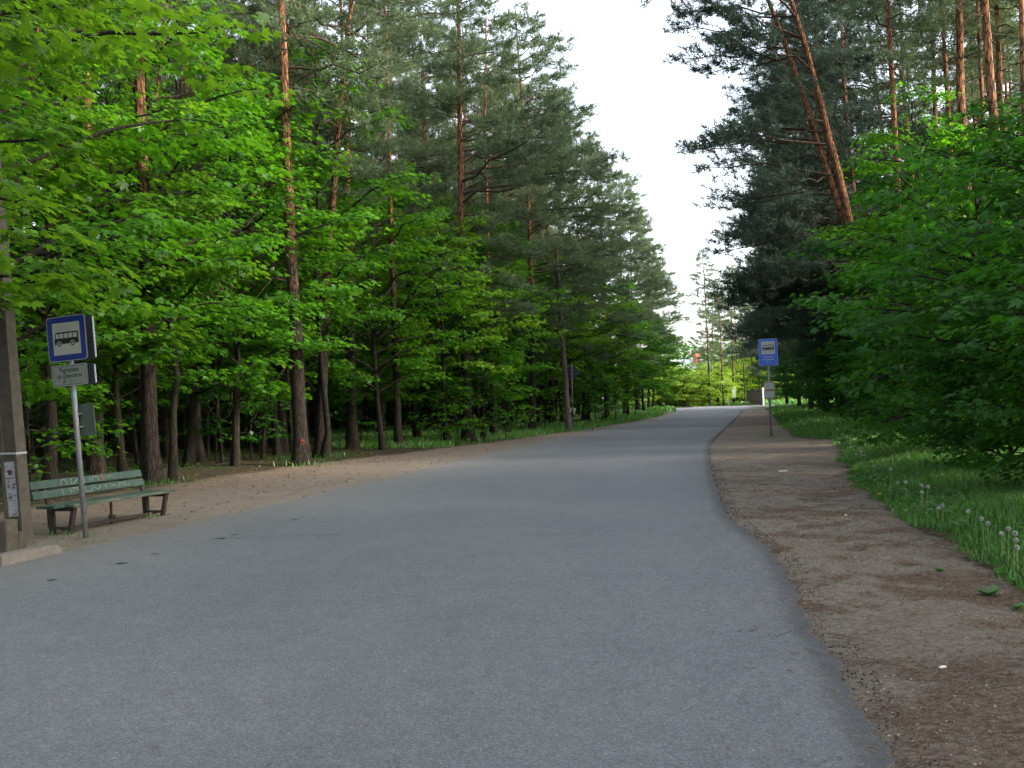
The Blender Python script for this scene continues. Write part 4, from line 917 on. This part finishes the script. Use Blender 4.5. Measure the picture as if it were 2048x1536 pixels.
pb = panel(st, 0.62, 0.62, 2.76, 0.11, 'back_board', M['signback'], M['signback'])
b = BM(); b.slab([(0.306, 2.48), (0.314, 2.48), (0.314, 3.04), (0.306, 3.04)], 0.10, 0.13); b.obj('board_edge', M['signedge'], pb)
p = panel(st, 0.56, 0.29, 2.255, SY, 'name_plate', M['plate'], M['signedge'], r_=0.03)
b = BM(); frame_slab(b, 0.525, 0.258, 0.03, 0.513, 0.246, 0.026, 0, 2.255, SY-0.0065); b.obj('border_line', M['black'], p, False)
text(p, 'Pagrieziens', 0.09, 0.0, 2.328, SY-0.0065, M['black'], 0.78); text(p, 'uz Upesciemu', 0.09, 0.0, 2.25, SY-0.0065, M['black'], 0.78); text(p, 'A   1.', 0.085, -0.04, 2.172, SY-0.0065, M['black'], 0.78)
b = BM()
rs = random.Random(3); xx = 0.05
while xx < 0.22:
    x2 = xx+0.014; z0 = 2.165+rs.uniform(-.02, .02); z1 = 2.165+rs.uniform(-.02, .03)
    b.poly([(xx, SY-0.0065, z0), (x2, SY-0.0065, z1), (x2, SY-0.0065, z1+0.005), (xx, SY-0.0065, z0+0.005)]); xx = x2
b.obj('scribble', mat_plain('faded_scribble', (0.15, 0.17, 0.155)), p, False)
pb = panel(st, 0.56, 0.29, 2.255, 0.11, 'back_plate', M['signback'], M['signback'], r_=0.03)
b = BM(); b.slab([(0.276, 2.13), (0.284, 2.13), (0.284, 2.38), (0.276, 2.38)], 0.10, 0.13); b.obj('board_edge', M['signedge'], pb)
b = BM()
for z in (2.62, 2.9, 2.2, 2.31): b.box((0, 0.03, z), (0.11, 0.15, 0.03), 0.004)
b.obj('bracket', M['steel'], st)
tt = BM(); tt.box((0.11, 0.09, 1.63), (0.24, 0.014, 0.44), 0.003); tp = tt.obj('timetable_board', mat_plain('dull_green_metal', (0.06, 0.08, 0.07), 0.5, 0.15, 8), st)
b = BM(); b.box((0.0, 0.045, 1.72), (0.09, 0.10, 0.025), 0.004); b.box((0.0, 0.045, 1.54), (0.09, 0.10, 0.025), 0.004); b.obj('clamp', M['steel'], st)
b = BM(); b.box((0.022, -0.026, 1.98), (0.03, 0.006, 0.10), 0.002, Matrix.Rotation(R(20), 3, 'Z')); b.obj('sticker', mat_plain('turquoise_sticker', (0.15, 0.45, 0.45)), st)

# right bus stop sign
bx, by = G(1542, 872)
st = empty('bus_stop_sign', 'tall blue bus stop sign with timetables on the dirt path at right', 'bus stop sign', (bx, by, gz(bx, by)-0.02), R(-15), None, (R(0.3), 0))
b = BM(); b.cyl((0, 0, -0.2), (0, 0, 3.3), 0.042, n=16); b.obj('pole', M['steel'], st)
SY = -0.06
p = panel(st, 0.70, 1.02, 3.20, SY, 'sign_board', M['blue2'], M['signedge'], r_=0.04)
b = BM(); b.poly([(q[0], SY-0.0065, q[1]) for q in rrect(0.50, 0.48, 0.004, 0, 3.37)]); b.obj('white_field', M['white'], p, False)
bus_picto(p, 0.0, 3.37, 0.44, SY-0.0095, M['white'])
text(p, 'Pagrieziens', 0.098, 0, 3.035, SY-0.0065, M['white'], 0.8); text(p, 'uz Upesciemu', 0.098, 0, 2.935, SY-0.0065, M['white'], 0.8); text(p, 'A  1.', 0.098, 0, 2.825, SY-0.0065, M['white'], 0.8)
for cz, hh in ((1.92, 0.28), (1.60, 0.28)):
    b = BM(); b.box((0, SY+0.01, cz), (0.40, 0.03, hh+0.02), 0.004); f = b.obj('timetable', mat_plain('timetable_frame', (0.22, 0.13, 0.10), 0.6), st)
    b = BM(); b.box((-0.012, SY-0.008, cz+0.005), (0.345, 0.004, hh-0.05)); b.obj('sheet', M['white'], f)
    b = BM()
    for k in range(6): b.poly([(-0.15, SY-0.0125, cz+0.07-0.026*k), (0.13 - 0.05*(k % 2), SY-0.0125, cz+0.07-0.026*k), (0.13 - 0.05*(k % 2), SY-0.0125, cz+0.078-0.026*k), (-0.15, SY-0.0125, cz+0.078-0.026*k)])
    b.obj('printed_lines', mat_plain('grey_print', (0.3, 0.33, 0.38)), f, False)

# priority sign seen from the back, and the wooden pole before it
x, y = G(1146, 857); st = empty('diamond_road_sign', 'back of a diamond shaped road sign on a thin grey post at the left verge', 'road sign', (x, y, gz(x, y)-0.02), R(-15), None, (R(0.8), 0))
pxm = FPX/y; b = BM(); b.cyl((0, 0, -0.1), (0, 0, 130/pxm), 0.035, n=12); b.obj('post', M['steel'], st)
hc = 113/pxm; hd = 0.50; b = BM(); b.slab([(-hd, hc), (0, hc-hd), (hd, hc), (0, hc+hd)], 0.04, 0.052); b.obj('sign_plate', M['signback'], st)
b = BM(); b.box((0, 0.03, hc+0.12), (0.3, 0.02, 0.03)); b.box((0, 0.03, hc-0.12), (0.3, 0.02, 0.03)); b.obj('bracket', M['steel'], st)
x, y = G(1138, 862); W = Wood(); zz = np.linspace(-0.2, 9.5, 20); pts = np.stack([-0.035*zz, 0*zz, zz], 1); placed.append((x, y))
W.tube(pts, np.interp(zz, [-0.2, 0.3, 0.6, 9.5], [0.22, 0.2, 0.155, 0.10]), 14)
o = link('wooden_pole', W.mesh('wooden_pole', M['wood_pole']), None, (x, y, gz(x, y))); tag(o, 'bare dark wooden pole leaning slightly left in front of the diamond sign', 'pole')

# concrete utility pole at the left edge
cxp, cyp = G(47, 1089)
st = empty('utility_pole', 'tall grey concrete pole with torn posters at the left picture edge', 'utility pole', (cxp, cyp, gz(cxp, cyp)-0.02), R(-15), None, (R(-3.0), 0))
def hpole():
    bm = bmesh.new(); rings = []
    for z, s in ((-0.3, 1.0), (0.15, 1.0), (0.5, 0.98), (9.5, 0.6)):
        w2, d2 = 0.27*s, 0.19*s; g = 0.022
        # corner nearest the camera sits at the origin; the body runs left (-x) and away (+y)
        pr = [(0, 0), (0, d2), (-w2, d2), (-w2, 0), (-w2+0.04*s, 0), (-w2+0.055*s, g), (-0.055*s, g), (-0.04*s, 0)]
        rings.append([bm.verts.new((a, c, z)) for a, c in pr])
    for A, B in zip(rings[:-1], rings[1:]):
        for i in range(8): bm.faces.new((A[i], A[(i+1) % 8], B[(i+1) % 8], B[i]))
    bm.faces.new(rings[-1]); bmesh.ops.recalc_face_normals(bm, faces=bm.faces[:]); me = bpy.data.meshes.new('shaft'); bm.to_mesh(me); bm.free(); me.materials.append(M['concrete']); return me
sh = link('shaft', hpole(), st)
b = BM(); b.box((-0.131, 0.092, 1.235), (0.272, 0.196, 0.028), 0.002, Matrix.Rotation(R(3), 3, 'Y')); b.obj('strap', M['signedge'], st)
b = BM(); b.box((-0.135, 0.016, 1.02), (0.155, 0.008, 0.21), 0, Matrix.Rotation(R(1.5), 3, 'Y')); q = b.obj('poster', M['paper_old'], st)
b = BM(); rs = random.Random(5)
for k in range(1): b.poly([(-0.135+0.05*math.cos(a)*rs.uniform(.5, 1.2), 0.0105, 0.985+0.035*math.sin(a)) for a in np.linspace(0, 6.0, 12)])
b.obj('rust_stain', mat_plain('poster_brown_print', (0.05, 0.028, 0.02)), q, False)
b = BM(); b.box((-0.125, 0.016, 0.655), (0.165, 0.008, 0.50), 0, Matrix.Rotation(R(-1), 3, 'Y')); q = b.obj('poster', M['paper_old'], st)
gm2 = []
for k in range(26):
    a0, c0 = -0.125+rs.uniform(-.06, .06), 0.66+rs.uniform(-.23, .23); w2, h2 = rs.uniform(.006, .026), rs.uniform(.004, .02); gm2.append([(a0-w2, 0.0105, c0-h2*rs.random()), (a0+w2, 0.0105, c0-h2), (a0+w2*rs.random(), 0.0105, c0+h2), (a0-w2, 0.0105, c0+h2*rs.random())])
b = BM(); [b.poly(g_) for g_ in gm2]; b.obj('torn_print', mat_plain('poster_dark_print', (0.07, 0.07, 0.08)), q, False)
b = BM(); b.poly([(-0.06, 0.0195, 0.22), (-0.115, 0.0195, 0.22), (-0.10, 0.0195, 0.31), (-0.075, 0.0195, 0.35)]); b.obj('opening', M['black'], st, False)
# stump beside it
x, y = G(4, 1108); b = BM(); b.box((0, 0, 0.20), (0.26, 0.20, 0.44), 0.025); o = b.obj('concrete_stub', M['concrete']); o.location = (x-0.02, y+0.1, gz(x, y)); o.rotation_euler.z = R(-15); tag(o, 'short square concrete post at the left picture edge beside the pole', 'post')
x, y = G(30, 1100); b = BM(); b.box((0, 0, 0.10), (0.20, 0.14, 0.26), 0.02); o = b.obj('concrete_footing', M['concrete']); o.location = (x-0.03, y+0.10, gz(x, y)); o.rotation_euler.z = R(-15); tag(o, 'low dark concrete block against the foot of the utility pole', 'block')
# kerb stones
k1 = np.array(G(125, 1108)); k0 = np.array(G(3, 1137)); dv = k1-k0; Lk = np.linalg.norm(dv); dv = dv/Lk; ang = math.atan2(dv[1], dv[0]); nrm = np.array([-dv[1], dv[0]])
def kerb(a, L, label):
    b = BM(); pts = [(0, -0.2), (L, -0.2), (L, 0.06), (L-0.05, 0.115), (L-0.16, 0.135), (0.015, 0.14), (0, 0.13)] if 'rounded' in label else [(0, -0.2), (L, -0.2), (L, 0.13), (L-0.015, 0.14), (0.015, 0.14), (0, 0.13)]
    b.slab(pts, 0, 0.17); bmesh.ops.bevel(b.bm, geom=b.bm.edges[:], offset=0.008, segments=2, affect='EDGES')
    o = b.obj('kerb_stone', M['kerb']); o.location = (a[0], a[1], 0); o.rotation_euler.z = ang; tag(o, label, 'kerb stone')
kerb(k0+nrm*0.0, Lk, 'grey kerb stone with a rounded end below the utility pole')
kerb(k0-dv*1.01, 1.0, 'kerb stone cut off by the left picture edge')
kerb(k0-dv*2.02, 1.0, 'kerb stone hidden beyond the left picture edge')

# bench
A0 = np.array(G(150, 1066)); A1 = np.array(G(334, 1031)); La = A1-A0; Lb = np.linalg.norm(La); byaw = math.atan2(La[1], La[0])
bo = empty('bench', 'old green wooden bench with graffiti on its backrest behind the bus stop pole', 'bench', (A0[0], A0[1], gz(*A0)-0.01), byaw)
# local frame: x along the bench (away), y to the back (left), front legs at y=0
ln = Lb
rx = lambda a: Matrix.Rotation(a, 3, 'X')
for x0 in (0.0, ln):
    b = BM(); b.box((x0, 0.045, 0.19), (0.07, 0.055, 0.42), 0.006, rx(R(12))); b.obj('leg', M['bench_dark'], bo)
    b = BM(); b.box((x0, 0.40, 0.19), (0.09, 0.075, 0.42), 0.006, rx(R(-3))); b.obj('leg', M['bench_dark'], bo)
    b = BM(); b.box((x0, 0.24, 0.365), (0.06, 0.42, 0.06), 0.005); b.box((x0, 0.22, 0.09), (0.04, 0.34, 0.04), 0.004); b.obj('cross_rail', M['bench_dark'], bo)
    b = BM(); b.box((x0+0.0, 0.485, 0.54), (0.06, 0.04, 0.48), 0.005, rx(R(-17))); b.obj('back_support', M['bench_dark'], bo)
b = BM(); b.cyl((ln*0.53, 0.28, 0), (ln*0.53, 0.28, 0.39), 0.02, n=8); b.obj('leg', M['bench_dark'], bo)
b = BM(); b.box((ln/2, 0.22, 0.075), (ln, 0.045, 0.04), 0.004); b.obj('stretcher', M['bench_dark'], bo)
x0s, x1s = -0.30, ln+0.14
for k, yy in enumerate((-0.03, 0.13, 0.29)):
    s0 = x0s if k else x0s+0.22
    b = BM(); b.box(((s0+x1s)/2, yy+0.03, 0.415), (x1s-s0, 0.145, 0.042), 0.006); b.obj('seat_plank', M['seat'] if k == 0 else M['bench'], bo)
tilt = R(-17)
for k, (zz_, yy) in enumerate(((0.575, 0.455), (0.715, 0.498))):
    b = BM(); b.box((0, 0, 0), (x1s-0.12-x0s+0.18*0, 0.03, 0.115), 0.005); pk = b.obj('back_plank', M['bench'], bo)
    pk.location = ((x0s+x1s-0.12)/2, yy, zz_); pk.rotation_euler.x = tilt
    gm = []
    def stroke(pts, wd=0.011):
        for (a, c), (d_, e) in zip(pts[:-1], pts[1:]):
            dx, dz = d_-a, e-c; L_ = math.hypot(dx, dz) or 1; nx_, nz_ = -dz/L_*wd/2, dx/L_*wd/2; ex_, ez_ = dx/L_*wd*0.4, dz/L_*wd*0.4
            gm.append([(a-ex_+nx_, -0.0175, c-ez_+nz_), (a-ex_-nx_, -0.0175, c-ez_-nz_), (d_+ex_-nx_, -0.0175, e+ez_-nz_), (d_+ex_+nx_, -0.0175, e+ez_+nz_)])
    def clip(pts):                   # letters span both planks: zc measured over the pair, cut to this one
        return pts
    off_ = -0.073 if k else 0.073; bx0 = -0.62
    glyphs = [[(0, -.10), (.0, .04), (.04, .11), (.10, .11), (.15, .02), (.17, -.1)], [(.22, -.1), (.22, .1), (.24, .11)], [(.36, .1), (.24, .02), (.22, -.01), (.38, -.11)], [(.26, -.02), (.40, -.03)], [(.50, .1), (.46, -.1), (.60, -.12), (.62, .1)], [(.68, .1), (.66, -.06), (.74, -.1), (.80, -.06), (.80, .1), (.68, .1)]]
    for g_ in glyphs:
        fine_ = []
        for (a, c), (d_, e) in zip(g_[:-1], g_[1:]):
            for t_ in np.linspace(0, 1, 9)[:-1]: fine_.append((a+(d_-a)*t_, c+(e-c)*t_))
        fine_.append(g_[-1]); run = []
        for (a, c) in fine_:
            zl = c+off_
            if abs(zl) < 0.052: run.append((bx0+a, zl))
            else:
                if len(run) > 1: stroke(run)
                run = []
        if len(run) > 1: stroke(run)
    b = BM(); [b.poly(g_) for g_ in gm]; b.obj('graffiti', M['graf'], pk, False)
    gm = []
    if k: stroke([(0.26, 0.05), (0.285, -0.05)], 0.03)
    else: stroke([(0.29, 0.0), (0.292, 0.02)], 0.02)
    b = BM(); [b.poly(g_) for g_ in gm]; b.obj('graffiti', M['graf_red'] if k else M['graf'], pk, False)
    gm = []; rs = random.Random(9+k); xs_ = 0.5
    while xs_ < (1.15 if k else 0.85):
        pts_ = [(xs_+0.02*i, rs.uniform(-.038, .04)) for i in range(rs.randint(2, 4))]; stroke(pts_, 0.007); xs_ += 0.075
    b = BM(); [b.poly(g_) for g_ in gm]; b.obj('graffiti', M['graf_blue'] if k else M['graf'], pk, False)

# red paint mark on the thick pine
hx, hy = AT(600, 29)
b = BM(); rs = random.Random(2)
mk = []
th0 = math.atan2(-hy, -hx)+0.15
for k in range(3):
    pts_ = []
    for j in range(7):
        a = th0+(-0.28+0.56*j/6)*(1-0.2*k); pts_.append((a, 0.62+0.06*k+0.015*rs.random()))
    for (a0_, z0_), (a1_, z1_) in zip(pts_[:-1], pts_[1:]):
        rr_ = 0.285; hh_ = 0.02 if k != 1 else 0.045
        mk.append([(rr_*math.cos(a0_), rr_*math.sin(a0_), z0_), (rr_*math.cos(a1_), rr_*math.sin(a1_), z1_), (rr_*math.cos(a1_), rr_*math.sin(a1_), z1_+hh_), (rr_*math.cos(a0_), rr_*math.sin(a0_), z0_+hh_)])
for q in mk: b.poly(q)
pm = b.obj('paint_mark', M['red_paint'], None, False); pm.parent = hero; pm.matrix_basis = Matrix.Rotation(-0.4, 4, 'Z'); hm = pm

# litter, tar spots, crack
def chip(name, px, py, w_, d_, yaw, mat, label, cat, h=0.012):
    x, y = G(px, py); b = BM(); b.box((0, 0, h/2), (w_, d_, h), min(h, w_, d_)*0.2); o = b.obj(name, mat); o.location = (x, y, gz(x, y)+0.003); o.rotation_euler.z = yaw; tag(o, label, cat)
chip('paper_scrap', 1566, 942, 0.16, 0.09, 0.1, M['paper'], 'white flat scrap of litter in the middle of the dirt path', 'litter')
chip('paper_scrap', 1885, 1333, 0.045, 0.02, 0.4, M['paper'], 'small pale curled scrap low on the dirt at the right', 'litter')
chip('paper_scrap', 1691, 1030, 0.03, 0.02, 0.4, M['paper'], 'tiny white scrap on the upper dirt path', 'litter')
chip('stone', 1627, 1273, 0.025, 0.02, 0.2, M['kerb'], 'pale pebble lying at the notch in the right asphalt edge', 'stone', 0.018)
chip('paper_scrap', 1749, 994, 0.05, 0.03, 0.5, M['paper'], 'white scrap beside the yellow flower', 'litter')
def spot(px, py, w_, d_, label):
    x, y = G(px, py); b = BM(); n_ = 14; rs = random.Random(px)
    b.poly([(w_/2*math.cos(2*math.pi*i/n_)*rs.uniform(.7, 1.1), d_/2*math.sin(2*math.pi*i/n_)*rs.uniform(.7, 1.1), 0) for i in range(n_)]); o = b.obj('road_stain', M['tar'], None, False); o.location = (x, y, 0.026); o.rotation_euler.z = R(10); tag(o, label, 'stain', kind='structure')
for a_ in ((590, 1042, 0.15, 0.10, ''), (442, 1080, 0.13, 0.09, ''), (468, 1073, 0.11, 0.07, ''), (311, 1112, 0.10, 0.07, ''), (243, 1131, 0.15, 0.10, ''), (104, 1165, 0.10, 0.08, '')): spot(*a_[:4], None)
def crack(cr, seed):
    b = BM(); rs = random.Random(seed); fine_ = []
    for (a, c), (d_, e) in zip(cr[:-1], cr[1:]):
        for t_ in np.linspace(0, 1, 14)[:-1]: fine_.append((a+(d_-a)*t_+rs.uniform(-2, 2), c+(e-c)*t_+rs.uniform(-.9, .9)))
    for i, (q0, q1) in enumerate(zip(fine_[:-1], fine_[1:])):
        if rs.random() < 0.2: continue
        x0, y0 = G(*q0); x1, y1 = G(*q1); dx, dy = x1-x0, y1-y0; L_ = math.hypot(dx, dy) or 1; ww = rs.uniform(0.0015, 0.005)*max(1, y0/9); nx_, ny_ = -dy/L_*ww, dx/L_*ww
        b.poly([(x0-nx_, y0-ny_, 0.026), (x1-nx_, y1-ny_, 0.026), (x1+nx_, y1+ny_, 0.026), (x0+nx_, y0+ny_, 0.026)])
    tag(b.obj('road_crack', M['tar'], None, False), kind='structure')
crack([(425, 1082), (500, 1079), (600, 1075), (640, 1075), (760, 1063), (880, 1060), (1000, 1055), (1090, 1052)], 4)
crack([(1618, 1262), (1585, 1268), (1555, 1280), (1530, 1276)], 5)
crack([(1100, 1075), (1180, 1072), (1230, 1066), (1330, 1062)], 6)

# ------------------------------------------------------------------ far end: house, fence, post, notices
hx, hy = AT(1398, 172)
ho = empty('house', 'pale house with a grey metal roof half hidden behind the far thicket', 'house', (hx, hy, -0.05), R(25))
b = BM(); b.box((0, 0, 2.2), (11, 8, 4.4), 0.02); b.obj('wall', M['housewall'], ho)
b = BM(); b.slab([(-4.6, 4.2), (0, 7.6), (4.6, 4.2), (4.6, 4.4), (0, 7.85), (-4.6, 4.4)], -6.1, 6.1); rf = b.obj('roof', M['roof'], ho); rf.rotation_euler.z = R(90)
b = BM(); b.slab([(-3.99, 4.4), (3.99, 4.4), (0, 7.4)], -5.45, 5.45); g = b.obj('gable', M['housewall'], ho); g.rotation_euler.z = R(90)
b = BM(); b.box((-0.8, -0.9, 7.7), (0.95, 0.8, 1.9), 0.02); b.box((-0.8, -0.9, 8.7), (1.1, 0.95, 0.12), 0.02); b.obj('chimney', M['chimney'], ho)
for xw in (-3.5, 0, 3.5):
    b = BM(); b.box((xw, -4.02, 2.4), (1.3, 0.08, 1.4), 0.01); wf = b.obj('window', M['whitewash'], ho); b = BM(); b.box((xw, -4.07, 2.4), (1.1, 0.03, 1.2)); b.obj('pane', M['glass'], wf)
x0, y0 = AT(1493, 140); x1, y1 = AT(1526, 130)
fo = empty('wooden_fence', 'grey board fence at the end of the road right of the sunlit pines', 'fence', (x0, y0, 0), math.atan2(y1-y0, x1-x0)); Lf = math.hypot(x1-x0, y1-y0)
b = BM(); k = 0
while k*0.16 < Lf: b.box((k*0.16+0.07, 0, 1.0), (0.12, 0.03, 2.0+0.1*math.sin(k*2.1)), 0); k += 1
b.obj('boards', M['fence'], fo)
b = BM(); b.box((Lf/2, 0.04, 0.5), (Lf, 0.04, 0.09)); b.box((Lf/2, 0.04, 1.9), (Lf, 0.04, 0.09)); b.obj('rail', M['fence'], fo)
x, y = AT(1526, 126); b = BM(); b.box((0, 0, 1.05), (0.16, 0.16, 2.3), 0.02); b.box((0, 0, 2.23), (0.28, 0.28, 0.07), 0.01); o = b.obj('gate_post', M['whitewash']); o.location = (x, y, 0); tag(o, 'white post at the right end of the far board fence', 'post')
for px, d, z, w_, h_, lab in ((1468, 139.5, 1.9, 0.5, 1.6, 'larger white notice fixed to a pine at the end of the road'), (1447, 137.6, 3.2, 0.35, 0.5, 'small square white notice on a pine at the end of the road')):
    x, y = AT(px, d); b = BM(); b.box((0, -0.05, z), (w_, 0.02, h_), 0.003); o = b.obj('notice', M['paper']); o.location = (x, y, 0); o.rotation_euler.z = R(-12); tag(o, lab, 'notice')
print('trees', ntree[0])
